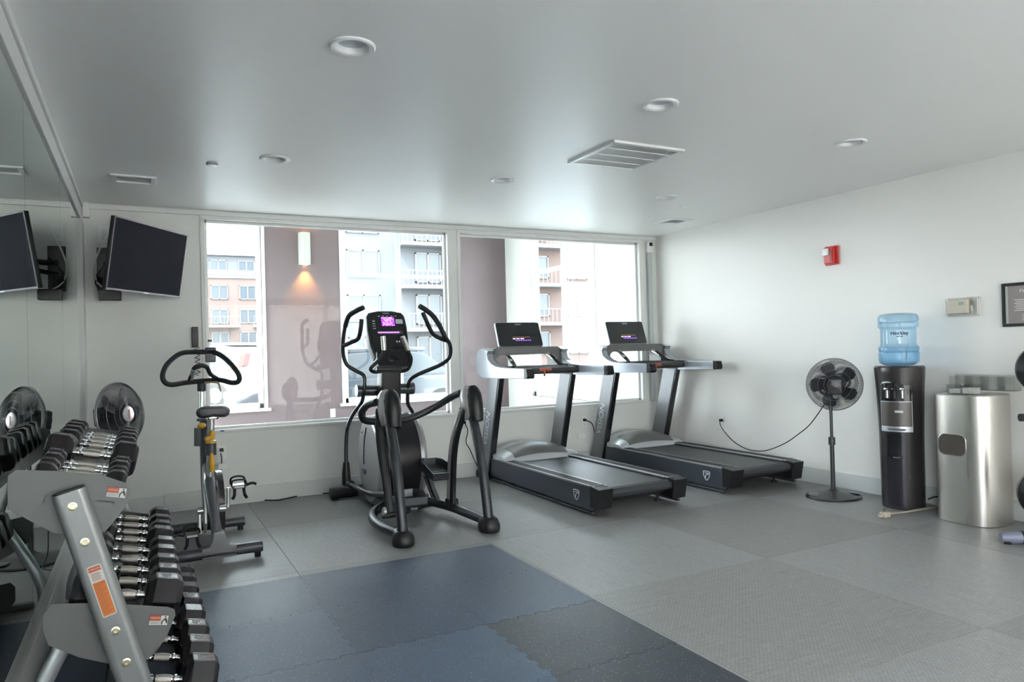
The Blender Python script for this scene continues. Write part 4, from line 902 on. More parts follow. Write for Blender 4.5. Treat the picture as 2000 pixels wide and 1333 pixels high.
# saddle
sc_ = (0.393,4.94,0.918)
bm = nb(); rings = []
for y, wd, h, z in ((-.115, .045, .020, .004), (-.105, .080, .034, .002), (-.07, .100, .044, .0), (-.02, .088, .042, 0), (.04, .045, .034, 0), (.10, .026, .028, .002), (.15, .020, .022, .002), (.165, .012, .014, 0)):
    rings.append([bm.verts.new((wd * math.copysign(abs(math.cos(a)) ** .8, math.cos(a)), y, z + h * (math.sin(a) if math.sin(a) > 0 else math.sin(a) * (.9 + .5 * abs(math.cos(a)))) * (1 - .18 * (1 - abs(math.cos(a)))))) for a in [2 * PI * i / 20 for i in range(20)]])
for A, B in zip(rings, rings[1:]):
    for j in range(20): bm.faces.new((A[j], A[(j + 1) % 20], B[(j + 1) % 20], B[j]))
bm.faces.new(rings[0]); bm.faces.new(rings[-1][::-1]); sd = F_('saddle', xf(bm, Matrix.Translation(sc_)), mat('saddle_vinyl', (.065, .06, .075), .42, 0, .1, 30, .2, 250))
text('LeMond', .020, print_m, sd, frame_m((sc_[0], sc_[1] - .1105, sc_[2] + .012), (1, 0, 0), (0, .3, 1)))
for s in (-1, 1):
    bm = nb(); tube(bm, [(sc_[0] + s * .03, sc_[1] - .08, sc_[2] - .03), (sc_[0] + s * .025, sc_[1] - .02, sc_[2] - .05), (sc_[0] + s * .015, sc_[1] + .08, sc_[2] - .02)], .004); F_('saddle_rail', bm, black_plastic, sd)
# handlebar: closed loop with inner horns
HB = [(0.378,5.52,1.092), (0.267,5.48,1.087), (0.177,5.4,1.08), (0.133,5.36,1.104), (0.124,5.36,1.152), (0.152,5.42,1.216), (0.21,5.5,1.271), (0.262,5.55,1.296), (0.338,5.6,1.3), (0.422,5.6,1.298), (0.476,5.55,1.289), (0.532,5.5,1.247), (0.584,5.42,1.176), (0.607,5.36,1.122), (0.599,5.36,1.083), (0.559,5.4,1.076), (0.493,5.48,1.095)]
bm = nb(); tube(bm, HB, .0175, 14, closed=True, k=5); hb = F_('handlebar', bm, grip)
bm = nb(); tube(bm, [(0.298,5.5,1.107), (0.312,5.44,1.15), (0.323,5.4,1.189), (0.361,5.38,1.204), (0.402,5.4,1.19), (0.427,5.44,1.142), (0.475,5.5,1.106)], .015, 12); F_('inner_horn', bm, grip, hb)
bm = nb(); tube(bm, [(0.304,5.49,1.114), (0.32,5.4,1.179)], .0165, k=1); F_('horn_sensor', bm, bsilver, hb)
bm = nb(); cyl(bm, (0.377,5.54,1.102), (0.376,5.55,1.022), .030); F_('stem_clamp', bm, bdark, hb)
bm = nb(); tube(bm, [(0.393,5.5,1.081), (0.45,5.45,1.083), (0.477,5.42,1.072), (0.489,5.42,1.017)], .007); F_('brake_lever', bm, mat('lever_tan', (.45, .33, .18), .4), hb)
bm = bx(-.035, .035, -.02, .02, -.045, .02, .008); xf(bm, Matrix.Translation((0.44,5.58,1.268))); box(bm, (0.441,5.58,1.316), (.075, .04, .028), .01); F_('phone_clamp', bm, bdark, hb)
bm = nb(); cyl(bm, (0.438,5.58,1.334), (0.439,5.58,1.371), .008); F_('clamp_screw', bm, bsilver, hb)
bm = nb(); cyl(bm, (0.439,5.58,1.371), (0.439,5.58,1.386), .014); F_('clamp_knob', bm, bdark, hb)
# flywheel, guard, cranks, pedals
bm = nb(); cyl(bm, (.435, 5.34, .26), (.475, 5.34, .26), .215, n=40); F_('flywheel', bm, mat('flywheel_dark', (.06, .055, .06), .35, .5))
bm = nb(); prism(bm, [(4.98, .26), (5.0, .40), (5.10, .45), (5.42, .40), (5.46, .28), (5.36, .17), (5.05, .17)], 'X', .405, .428, .008); F_('chain_guard', bm, bdark)
bm = nb(); prism(bm, [(4.97, .20), (5.0, .50), (5.05, .56), (5.10, .50), (5.12, .20), (5.05, .12)], 'X', .335, .352, .006); F_('side_plate', bm, bsilver)
bm = nb(); cyl(bm, (.30, 5.05, .27), (.47, 5.05, .27), .022); F_('crank_axle', bm, bsilver)
bm = nb(); tube(bm, [(.485, 5.05, .27), (.49, 5.05, .40)], .012, k=1, flat=.6); F_('crank_arm', bm, bsilver)
bm = nb(); tube(bm, [(.315, 5.05, .27), (.31, 5.02, .13)], .012, k=1, flat=.6); F_('crank_arm', bm, bsilver)
def bpedal(c, sx):
    bm = nb(); box(bm, (0, 0, 0), (.085, .09, .022), .004); 
    p = F_('pedal', xf(bm, Matrix.Translation(c)), bdark)
    bm = nb()
    tube(bm, [(-.045, .03, .01), (-.04, .05, .045), (0, .06, .055), (.04, .05, .045), (.045, .03, .01)], .007, 8)
    tube(bm, [(-.045, -.03, .01), (-.035, -.02, .04), (.035, -.02, .04), (.045, -.03, .01)], .006, 8)
    F_('toe_cage', xf(bm, Matrix.Translation(c)), grip, p)
    bm = nb(); tube(bm, [(-.028, -.04, -.01), (-.032, -.05, -.05), (-.045, -.05, -.075)], .010, 8); tube(bm, [(.028, -.04, -.01), (.032, -.05, -.05), (.045, -.05, -.075)], .010, 8)
    F_('toe_strap', xf(bm, Matrix.Translation(c)), grip, p)
    bm = nb(); tube(bm, [(.045 * sx, 0, 0), (.085 * sx, .0, .01), (.11 * sx, -.01, .002)], .009, 8); F_('strap_tail', xf(bm, Matrix.Translation(c)), grip, p)
    bm = nb(); bx(-.03, .03, -.048, -.044, -.006, .006, .001, bm); F_('reflector', xf(bm, Matrix.Translation(c)), print_m, p)
bpedal((.552, 5.05, .405), 1); bpedal((.262, 5.0, .135), -1)
bm = nb(); tube(bm, [(0.571,6.45,0.453), (0.575,6.42,0.397), (0.565,6.42,0.27), (0.57,6.42,0.163), (0.638,6.867,0.006), (0.746,6.689,0.006), (1.028,6.432,0.008)], .005, 8)
solo('power_cord', bm, black_plastic, 'black power cord hanging from the outlet behind the spin bike', 'cord')
solo('cord_tag', bx(*(lambda c: (c[0] - .03, c[0] + .04, 6.405, 6.409, c[2] - .022, c[2] + .022))((0.578,6.42,0.35)), .001), frame_white, 'white warning tag on the cord below the outlet behind the bike', 'tag')

# ------------------------------------------------------------ pedestal fans
fan_b = mat('fan_black', (.028, .028, .031), .32, 0, .1, 12); wire_m = mat('fan_wire', (.035, .035, .042), .3, .3)
wire_r = mat('fan_rim_wire', (.32, .33, .35), .3, .6)
def fan(label, bx_, by_, c, nrm, R=.205):
    t = thing('pedestal_fan', label, 'fan', (bx_, by_, 0))
    P = lambda n, bm, m, par=t: fin(n, bm, m, par)
    bm = nb(); lathe(bm, [(.215, 0), (.22, .006), (.215, .016), (.17, .024), (.06, .045), (.03, .06), (.022, .07)], (bx_, by_, 0), 40, sx=1, sy=.92); b = P('base', bm, fan_b)
    for s in (-1, 1):
        bm = nb(); lathe(bm, [(.055, .0), (.05, .006), (.0001, .008)], n=20, sx=.8, sy=1.3); xf(bm, Matrix.Translation((bx_ + s * .145, by_ - s * .07, .022)) @ Matrix.Rotation(s * .14, 4, 'Y') @ Matrix.Rotation(-.45, 4, 'Z')); P('base_recess', bm, black_gloss, b)
    nrm = Vector(nrm).normalized(); c = Vector(c)
    piv = c - nrm * .10 - Vector((0, 0, .08))
    bm = nb(); cyl(bm, (bx_, by_, .05), (bx_, by_, .45), .017); P('lower_pole', bm, fan_b)
    bm = nb(); cyl(bm, (bx_, by_, .42), (bx_, by_, .48), .026); cyl(bm, (bx_, by_, .45), (bx_ - .03, by_ - .03, .45), .010); P('collar', bm, fan_b)
    bm = nb(); tube(bm, [(bx_, by_, .46), (bx_, by_, .66), (bx_, by_, piv.z - .02), tuple(piv)], [.012, .012, .014, .022]); P('upper_pole', bm, fan_b)
    Mz = frame_m(c, nrm.cross(Vector((0, 0, 1))), nrm.cross(Vector((0, 0, 1))).cross(nrm) * -1)
    ux_ = Vector((0, 0, 1)).cross(nrm).normalized(); Mz = frame_m(c, ux_, nrm.cross(ux_))
    bm = nb(); lathe(bm, [(.0001, -.17), (.04, -.165), (.058, -.13), (.062, -.06), (.055, -.03), (.0001, -.03)], n=24); box(bm, (0, .0, -.115), (.10, .13, .10), .02); P('motor_housing', xf(bm, Mz), fan_b)
    # blades
    bm = nb()
    for k in range(5):
        a0 = 2 * PI * k / 5
        pts = [(.03, -.3, -.012), (.08, -.36, -.018), (.13, -.40, -.022), (.165, -.36, -.022), (.182, -.22, -.014), (.186, 0, 0), (.180, .18, .010), (.15, .34, .018), (.10, .44, .018), (.05, .48, .012), (.03, .4, .006)]
        vs = [bm.verts.new((r * math.cos(a0 + a), r * math.sin(a0 + a), z)) for r, a, z in pts]
        vt = [bm.verts.new((r * math.cos(a0 + a), r * math.sin(a0 + a), z + .003)) for r, a, z in pts]
        bm.faces.new(vs); bm.faces.new(vt[::-1])
        for i in range(len(vs)): bm.faces.new((vs[i], vt[i], vt[(i + 1) % len(vs)], vs[(i + 1) % len(vs)]))
    P('blades', xf(bm, Mz), mat('fan_blade', (.055, .055, .065), .3, 0, .05))
    bm = nb(); lathe(bm, [(.035, -.025), (.037, .015), (.02, .03), (.0001, .032)], n=20); P('hub', xf(bm, Mz), fan_b)
    for sgn, nm, dep in ((1, 'front_grille', .062), (-1, 'rear_grille', .055)):
        bm = nb(); n = 110
        for k in range(n):
            a = 2 * PI * k / n; ca, sa = math.cos(a), math.sin(a)
            tube(bm, [(r * ca, r * sa, sgn * z) for r, z in ((.048, dep), (.12, dep * .97), (.175, dep * .78), (R, .006))], .0017, 4, k=2)
        g = P(nm, xf(bm, Mz), wire_m)
        bm = nb()
        for r, z, q in ((R, .005, .0042), (.178, dep * .76, .0016), (.125, dep * .96, .0016), (.08, dep, .0016), (.05, dep, .003)):
            tube(bm, [(r * math.cos(2 * PI * i / 40), r * math.sin(2 * PI * i / 40), sgn * z) for i in range(40)], q, 6, closed=True, k=1)
        P('rim', xf(bm, Mz), wire_r, g)
        if sgn == 1:
            bm = nb(); lathe(bm, [(.05, dep - .004), (.05, dep + .004), (.044, dep + .007), (.0001, dep + .008)], n=28); P('centre_badge', xf(bm, Mz), mat('fan_badge', (.60, .52, .54), .25, .6), g)
            bm = nb(); prism(bm, [(-.012, -.03), (.004, -.026), (.012, .03), (-.002, .024)], 'Z', dep + .007, dep + .0095); P('badge_mark', xf(bm, Mz), mat('badge_mark', (.35, .12, .10), .4), g)
        else:
            bm = nb(); lathe(bm, [(.062, -dep - .002), (.062, -dep + .004), (.0001, -dep + .004)], n=28); P('grille_plate', xf(bm, Mz), fan_b, g)
    return t
fan('black pedestal fan by the right wall between treadmill and water cooler', 4.924, 3.955, (4.955, 3.94, .905), (.74, .66, .08), .21)
fan('black pedestal fan behind the dumbbell rack by the mirror', -.165, 5.43, (-.135, 5.40, .895), (.80, -.60, .10), .215)
bm = nb(); tube(bm, [(XR - .035, 5.545, .47), (5.22, 5.5, .40), (5.2,5.325,0.285), (5.18,5.118,0.229), (5.16,4.888,0.242), (5.12,4.625,0.336), (5.06,4.399,0.454), (5,4.211,0.571), (4.90, 3.95, .80)], .0045, 8)
solo('fan_cord', bm, black_plastic, 'thin black cord sagging from the wall outlet to the right pedestal fan', 'cord')
bm = nb(); tube(bm, [(-.20, 5.40, .80), (-.26, 5.35, .5), (-.27, 5.30, .1), (-.25, 5.2, .008), (-.33, 5.1, .008)], .004, 8)
solo('fan_cord', bm, black_plastic, 'thin black cord hanging from the fan beside the mirror', 'cord')

# ------------------------------------------------------------ water cooler and bottle
wx, wy = 5.055, 3.445
t = thing('water_cooler', 'tall black water cooler holding a blue bottle against the right wall', 'water cooler', (wx, wy, 0))
cool = mat('cooler_black', (.040, .036, .036), .26, .2, .08, 10)
bm = nb(); lathe(bm, [(.135, 0), (.142, .01), (.144, .2), (.147, .55), (.158, .88), (.166, 1.0), (.168, 1.045), (.160, 1.056), (.08, 1.052), (.0001, 1.05)], (wx, wy, 0), 48, sx=.98, sy=1.0, sup=2.2); F_('body', bm, cool)
dn = Vector((-.86, -.51, 0))   # facing direction of the tap recess
dn = Vector((-.93, -.37, 0)).normalized()
ux_ = Vector((-dn.y, dn.x, 0)) * 1; ux_ = Vector((0, 0, 1)).cross(dn)
def curved(z0, z1, half, r, th, up_r=0):
    bm = nb(); n = 10; fr_, bk_ = [], []
    base = math.atan2(dn.y, dn.x)
    for i in range(n + 1):
        a = base - half + 2 * half * i / n; f = abs(i / n * 2 - 1); zt = z1 - up_r * (f ** 6); zb = z0
        fr_.append([bm.verts.new((wx + (r + th) * math.cos(a), wy + (r + th) * math.sin(a), z)) for z in (zb, zt)])
        bk_.append([bm.verts.new((wx + (r - .03) * math.cos(a), wy + (r - .03) * math.sin(a), z)) for z in (zb, zt)])
    for i in range(n):
        bm.faces.new((fr_[i][0], fr_[i + 1][0], fr_[i + 1][1], fr_[i][1])); bm.faces.new((bk_[i][0], bk_[i][1], bk_[i + 1][1], bk_[i + 1][0]))
        bm.faces.new((fr_[i][1], fr_[i + 1][1], bk_[i + 1][1], bk_[i][1])); bm.faces.new((fr_[i][0], bk_[i][0], bk_[i + 1][0], fr_[i + 1][0]))
    bm.faces.new((fr_[0][0], fr_[0][1], bk_[0][1], bk_[0][0])); bm.faces.new((fr_[-1][0], bk_[-1][0], bk_[-1][1], fr_[-1][1]))
    return bm
F_('panel_frame', curved(.575, .945, .72, .157, .003, .02), silver_paint)
F_('tap_recess', curved(.80, .935, .68, .160, .004, .015), black_gloss)
F_('drip_panel', curved(.615, .795, .68, .158, .005), mat('cooler_panel', (.085, .075, .07), .3, .4))
F_('lower_panel', curved(.03, .575, .50, .150, .004), mat('cooler_lower', (.02, .018, .026), .12, .1))
F_('cup_recess', curved(.395, .555, .42, .152, .006), black_gloss)
for k, a in enumerate((-.3, .0, .3)):
    d = Matrix.Rotation(a, 3, 'Z') @ dn; p = Vector((wx, wy, .86)) + d * .172
    bm = nb(); cyl(bm, p + Vector((0, 0, .02)), p - Vector((0, 0, .035)), .010); box(bm, p + Vector((0, 0, .03)) + d * .006, (.03, .03, .02), .006); F_('tap', bm, chrome if k != 1 else black_gloss)
p = Vector((wx, wy, .60)) + dn * .150
bm = nb(); lathe(bm, [(.045, -.012), (.052, 0), (.040, .003), (.0001, .003)], p, 24, sx=.7, sy=1.5, m=None); F_('drip_tray', bm, chrome)
p = Vector((wx, wy, .395)) + dn * .142
bm = nb(); lathe(bm, [(.035, -.01), (.042, 0), (.03, .003), (.0001, .003)], p, 24); F_('cup_tray', bm, chrome)
pl_ = Vector((wx, wy, .725)) + (Matrix.Rotation(.15, 3, 'Z') @ dn) * .166
F_('name_plate', xf(bx(-.028, .028, -.008, .008, 0, .003), frame_m(pl_, ux_, (0, 0, 1))), print_m)
bm = nb()
for k in range(11): box(bm, (wx + .128, wy - .050, .33 + .045 * k), (.035, .03, .024), .006)
F_('rear_vents', bm, black_plastic)
t = thing('water_bottle', 'clear blue water bottle standing upside down on the black cooler', 'water bottle', (wx, wy, 1.05))
m_ = bpy.data.materials.new('blue_polycarbonate'); m_.use_nodes = True; N, L = m_.node_tree.nodes, m_.node_tree.links; N.clear()
o_ = N.new('ShaderNodeOutputMaterial'); tr_ = N.new('ShaderNodeBsdfTransparent'); tr_.inputs[0].default_value = (.78, .90, .98, 1)
df = N.new('ShaderNodeBsdfTranslucent'); df.inputs[0].default_value = (.50, .74, .93, 1); gl_ = N.new('ShaderNodeBsdfGlossy'); gl_.inputs[1].default_value = .06
lw = N.new('ShaderNodeLayerWeight'); lw.inputs[0].default_value = .35
m1 = N.new('ShaderNodeMixShader'); m2_ = N.new('ShaderNodeMixShader'); 
mr = N.new('ShaderNodeMapRange'); mr.inputs[3].default_value = .12; mr.inputs[4].default_value = .6; L.new(lw.outputs['Facing'], mr.inputs[0])
L.new(mr.outputs[0], m1.inputs[0]); L.new(tr_.outputs[0], m1.inputs[1]); L.new(df.outputs[0], m1.inputs[2])
L.new(schlick(N, L), m2_.inputs[0]); L.new(m1.outputs[0], m2_.inputs[1]); L.new(gl_.outputs[0], m2_.inputs[2]); L.new(m2_.outputs[0], o_.inputs[0])
bm = nb(); lathe(bm, [(.05, 1.052), (.09, 1.060), (.130, 1.075), (.137, 1.10), (.138, 1.155), (.131, 1.162), (.137, 1.170), (.137, 1.195), (.123, 1.215), (.121, 1.225), (.121, 1.325), (.123, 1.335), (.136, 1.350), (.137, 1.375), (.131, 1.382), (.137, 1.390), (.136, 1.42), (.125, 1.442), (.09, 1.450), (.0001, 1.451)], (wx, wy, 0), 48)
F_('shell', bm, m_)
wm = bpy.data.materials.new('water'); wm.use_nodes = True; N, L = wm.node_tree.nodes, wm.node_tree.links; N.clear()
o_ = N.new('ShaderNodeOutputMaterial'); a1 = N.new('ShaderNodeBsdfTransparent'); a1.inputs[0].default_value = (.80, .91, .98, 1); a2 = N.new('ShaderNodeBsdfGlossy'); a2.inputs[1].default_value = .03; mxx = N.new('ShaderNodeMixShader')
L.new(schlick(N, L, .03), mxx.inputs[0]); L.new(a1.outputs[0], mxx.inputs[1]); L.new(a2.outputs[0], mxx.inputs[2]); L.new(mxx.outputs[0], o_.inputs[0])
bm = nb(); lathe(bm, [(.0001, 1.06), (.10, 1.068), (.132, 1.09), (.133, 1.15), (.127, 1.162), (.133, 1.172), (.130, 1.19), (.125, 1.20), (.0001, 1.20)], (wx, wy, 0), 40); F_('water', bm, wm)
blue_ink = mat('blue_ink', (.004, .02, .09), .6, spec=.1)
def wrap_text(body, size, z, ang, R):
    cu = bpy.data.curves.new('t', 'FONT'); cu.body = body; cu.size = size; cu.extrude = .0006; cu.offset = size * .022; cu.align_x = 'CENTER'; cu.align_y = 'CENTER'
    tt = bpy.data.objects.new('t', cu); me = bpy.data.meshes.new_from_object(tt); bpy.data.objects.remove(tt)
    bm = nb(); bm.from_mesh(me); bpy.data.meshes.remove(me)
    for v in bm.verts:
        a = ang + v.co.x / R; r = R + .001 + v.co.z; zz = v.co.y
        v.co = Vector((wx + r * math.cos(a), wy + r * math.sin(a), z + zz))
    F_('lettering', bm, blue_ink)
wrap_text('Hinckley', .034, 1.300, math.radians(218), .121); wrap_text('SPRINGS', .012, 1.276, math.radians(218), .121)
# ------------------------------------------------------------ steel waste bin
bxc, byc = 5.065, 2.93
t = thing('waste_bin', 'tall brushed steel waste bin with a rounded side opening by the right wall', 'waste bin', (bxc, byc, 0))
bm = nb(); lathe(bm, [(.198, 0), (.2, .004), (.2, .862), (.197, .868), (.0001, .870)], (bxc, byc, 0), 72, sx=.94, sy=.99, sup=3.2); 
for f in [f for f in bm.faces]: pass
F_('body', bm, brushed('bin_steel', (.60, .57, .53), .30), ang=20)
dn2 = Vector((-.98, -.2, 0)); mo = frame_m((bxc - .1885, byc + .03, .53), (0, -1, 0), (0, 0, 1))
bm = nb(); prism(bm, rr(.185, .145, .045), 'Z', -.004, .003, .002); op = F_('opening_rim', xf(bm, mo), chrome)
bm = nb(); prism(bm, rr(.171, .131, .041), 'Z', .0, .0045, .001); F_('opening_flap', xf(bm, mo), mat('bin_flap', (.085, .07, .062), .3, .3), op)
t = thing('acrylic_tray', 'clear acrylic tray with paper slips standing on the steel bin', 'tray', (bxc, byc, .87))
ax0, ax1, ay0, ay1 = 4.93, 5.03, 2.83, 3.02
bm = nb()
for a in ((ax0, ax1, ay0, ay0 + .004), (ax0, ax1, ay1 - .004, ay1), (ax0, ax0 + .004, ay0, ay1), (ax1 - .004, ax1, ay0, ay1)): bx(a[0], a[1], a[2], a[3], .870, .935, 0, bm)
bx(ax0, ax1, ay0, ay1, .870, .874, 0, bm); bx(ax0, ax1, 2.923, 2.927, .874, .935, 0, bm); F_('tray_body', bm, acr)
F_('paper_slips', bx(ax0 + .012, ax1 - .012, ay0 + .012, 2.918, .875, .915, .003), mat('paper_grey', (.55, .55, .53), .6)); F_('paper_slips', bx(ax0 + .012, ax1 - .012, 2.932, ay1 - .012, .875, .905, .003), mat('paper_grey2', (.5, .5, .5), .6))
# extension cord with multi outlet head
t = thing('extension_cord', 'beige extension cord with a blocky outlet head on the floor by the cooler', 'cord', (4.682,3.338,0))
e0, e1 = Vector((4.635,3.304,0.02)), Vector((5.209,3.281,0.01))
d = (e1 - e0); d.z = 0; d.normalize(); mm_ = frame_m((e0.x, e0.y, .0), d, (-d.y, d.x, 0))
cord_b = mat('cord_beige', (.42, .37, .30), .5)
F_('outlet_head', xf(bx(-.03, .035, -.022, .022, 0.002, .042, .006), mm_), cord_b); F_('plug', xf(bx(-.06, -.028, -.012, .012, .008, .03, .004), mm_), cord_b)
F_('plug', xf(bx(-.005, .025, -.012, .012, .040, .062, .004), mm_), mat('cord_dark', (.15, .13, .11), .5))
bm = nb(); tube(bm, [e0 + d * .03, e0 + d * .25 + Vector((0, 0, -.008)), e1, e1 + Vector((.05, .12, 0)), (5.245, 3.40, .008)], .0065, 8); F_('cable', bm, cord_b)
bm = nb(); tube(bm, [e0 + d * .03 + Vector((0, .015, .005)), e0 + d * .25 + Vector((0, .016, -.008)), e1 + Vector((0, .015, 0)), (5.25, 3.25, .01)], .005, 8); F_('cable', bm, mat('cord_grey', (.3, .3, .3), .5))
bm = nb(); tube(bm, [(5.17, 3.33, .06), (5.19, 3.28, .085), (5.22, 3.22, .08), (5.24, 3.18, .03), (5.24, 3.16, .006)], .005, 8)
solo('cooler_cord', bm, black_plastic, 'black cord looping from the back of the water cooler', 'cord')

# ------------------------------------------------------------ machine cut by the right edge
t = thing('exercise_machine', 'fitness machine with black round shrouds and silver foot tube, cut by the right edge', 'exercise machine', (4.9, 2.2, 0))
f0 = Vector((4.647,2.491,0.04)); fd = Vector((.40, -.30, 0)).normalized()
def shroud(c, R, th, nm):
    bm = nb(); lathe(bm, [(.0001, -th), (R * .8, -th), (R, -th * .4), (R, th * .4), (R * .8, th), (.0001, th)], n=44)
    M_ = frame_m(c, (.62, -.78, 0), (0, 0, 1)); F_(nm, xf(bm, M_), black_plastic)
    bm = nb(); lathe(bm, [(R * .55, th), (R * .5, th + .006), (.0001, th + .006)], n=36); F_(nm + '_cap', xf(bm, M_), gunmetal)
s1 = Vector((4.734,2.3,1.057)); s2 = Vector((4.726,2.3,0.323))
shroud(s1, .155, .05, 'upper_shroud'); shroud(s2, .165, .05, 'lower_shroud')
bm = nb(); tube(bm, [f0, f0 + fd * .55], .030, k=1); F_('foot_tube', bm, silver_paint)
bm = nb(); tube(bm, [f0 - fd * .05, f0 + fd * .06], [.024, .036, .037], k=2); F_('foot_cap', bm, mat('foot_cap_grey', (.16, .17, .24), .35))
bm = nb(); cyl(bm, (f0.x - fd.x * .01, f0.y - fd.y * .01, 0), (f0.x - fd.x * .01, f0.y - fd.y * .01, .02), .022); F_('foot_pad', bm, black_plastic)
bm = nb(); cyl(bm, f0 + fd * .06, f0 + fd * .085, .038); F_('foot_band', bm, black_plastic)
mid = f0 + fd * .30
bm = nb(); tube(bm, [(mid.x, mid.y, .04), (s2.x, s2.y, s2.z), (s1.x, s1.y, s1.z), (s1.x, s1.y, s1.z + .28)], .035, k=1); F_('column', bm, gunmetal)
k0 = Vector((4.454,2.3,0.792))
bm = nb(); cyl(bm, k0, k0 + Vector((.30, -.22, 0)), .016); F_('peg', bm, steel)
bm = nb(); cyl(bm, k0 - Vector((.01, -.007, 0)), k0 + Vector((.05, -.037, 0)), .022); F_('peg_grip', bm, grip)
bm = nb(); tube(bm, [(mid.x - .0, mid.y - .0, .04), (mid.x + .25, mid.y - .55, .04)], .03, k=1); cyl(bm, (mid.x + .24, mid.y - .52, 0), (mid.x + .24, mid.y - .52, .03), .03); F_('base_tube', bm, silver_paint)

# ------------------------------------------------------------ interlocking rubber mat
S = .597
t = thing('rubber_mat', 'dark blue-black mat of interlocking rubber tiles on the carpet in front of the rack', 'floor mat', (1.0, 2.4, 0))
RT = [rubber('rubber_tile_sheen_mid', (.032, .060, .112), .42), rubber('rubber_tile_sheen_high', (.055, .092, .155), .46), rubber('rubber_tile_sheen_low', (.020, .028, .042), .42)]  # window sheen across the mat painted in as bluer, lighter and darker tile colours
gap = .0006
def edge(p, q, inter, flip):
    """points from p towards q (q excluded); teeth stick out to the left when flip"""
    p, q = Vector(p), Vector(q); d = (q - p); Ln = d.length; d.normalize(); nrm = Vector((d.y, -d.x)); o = []
    if not inter: return [tuple(p)]
    n = 12; w_ = Ln / (n + 1); o.append(tuple(p)); sgn = 1 if flip else -1
    for k in range(n):
        a = w_ * (k + .5); h = .008 * (1 if k % 2 == 0 else -1) * sgn
        o += [tuple(p + d * (a + .004)), tuple(p + d * (a - .002) + nrm * h), tuple(p + d * (a + w_ + .002) + nrm * h), tuple(p + d * (a + w_ - .004))]
    return o
X1, Y1_ = 1.968, 4.168
for i in range(4):
    for j in range(7):
        x1 = X1 - i * S + 0; x0 = x1 - S; y1 = Y1_ - j * S; y0 = y1 - S
        if x0 < XL + .03: x0 = XL + .035
        left = i < 3
        g = gap
        pts = []
        pts += edge((x0 + g, y0 + g), (x1 - g, y0 + g), j < 6, True)
        pts += edge((x1 - g, y0 + g), (x1 - g, y1 - g), i > 0, True)
        pts += edge((x1 - g, y1 - g), (x0 + g, y1 - g), j > 0, True) if j > 0 else [(x1 - g, y1 - g)]
        pts += edge((x0 + g, y1 - g), (x0 + g, y0 + g), left, True) if left else [(x0 + g, y1 - g)]
        bm = nb(); c = Vector(((x0 + x1) / 2, (y0 + y1) / 2, 0))
        A = [bm.verts.new((x, y, .001)) for x, y in pts]; B = [bm.verts.new((x, y, .0115 + .0006 * ((i * 3 + j * 5) % 3))) for x, y in pts]; nP = len(pts)
        bm.faces.new(B); bm.faces.new(A[::-1])
        for k in range(nP): bm.faces.new((A[k], A[(k + 1) % nP], B[(k + 1) % nP], B[k]))
        for v in bm.verts: v.co -= c
        bm.normal_update()
        r = 1 if (i, j) in ((2, 1), (2, 2), (1, 2), (2, 3), (1, 3)) else (2 if i == 0 and j > 1 else 0)  # painted sheen: lighter tiles mid-mat, darker down the right column
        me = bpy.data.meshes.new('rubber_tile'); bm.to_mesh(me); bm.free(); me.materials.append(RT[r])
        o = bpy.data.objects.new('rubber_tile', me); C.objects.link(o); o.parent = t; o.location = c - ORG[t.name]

# ------------------------------------------------------------ dumbbell rack
t = thing('dumbbell_rack', 'grey steel three tier dumbbell rack along the mirror', 'dumbbell rack', (-.1, 3.5, 0))
YN, YF = 2.75, 4.38
TI = math.radians(13)
tiers = [(-.19, .862), (-.06, .425), (.045, .105)]      # axis centre (x, z) of each tier
plates = [
 [(-.385, .865), (-.383, .905), (-.36, .922), (-.253, .908), (-.123, .880), (-.055, .846), (-.042, .826), (-.047, .785), (-.10, .712), (-.119, .692), (-.18, .680), (-.262, .706), (-.385, .800)],
 [(-.299, .40), (-.298, .450), (-.272, .480), (-.146, .461), (.065, .407), (.084, .395), (.087, .375), (.06, .31), (.03, .268), (.001, .242), (-.05, .232), (-.10, .245), (-.20, .292), (-.285, .350)],
 [(-.22, .06), (-.22, .13), (-.20, .155), (-.05, .14), (.17, .085), (.19, .07), (.17, .035), (.10, .008), (-.10, .008), (-.20, .03)]]
leg_dir = Vector((.1755, 0, -.655)).normalized()      # the upright leans out towards the room
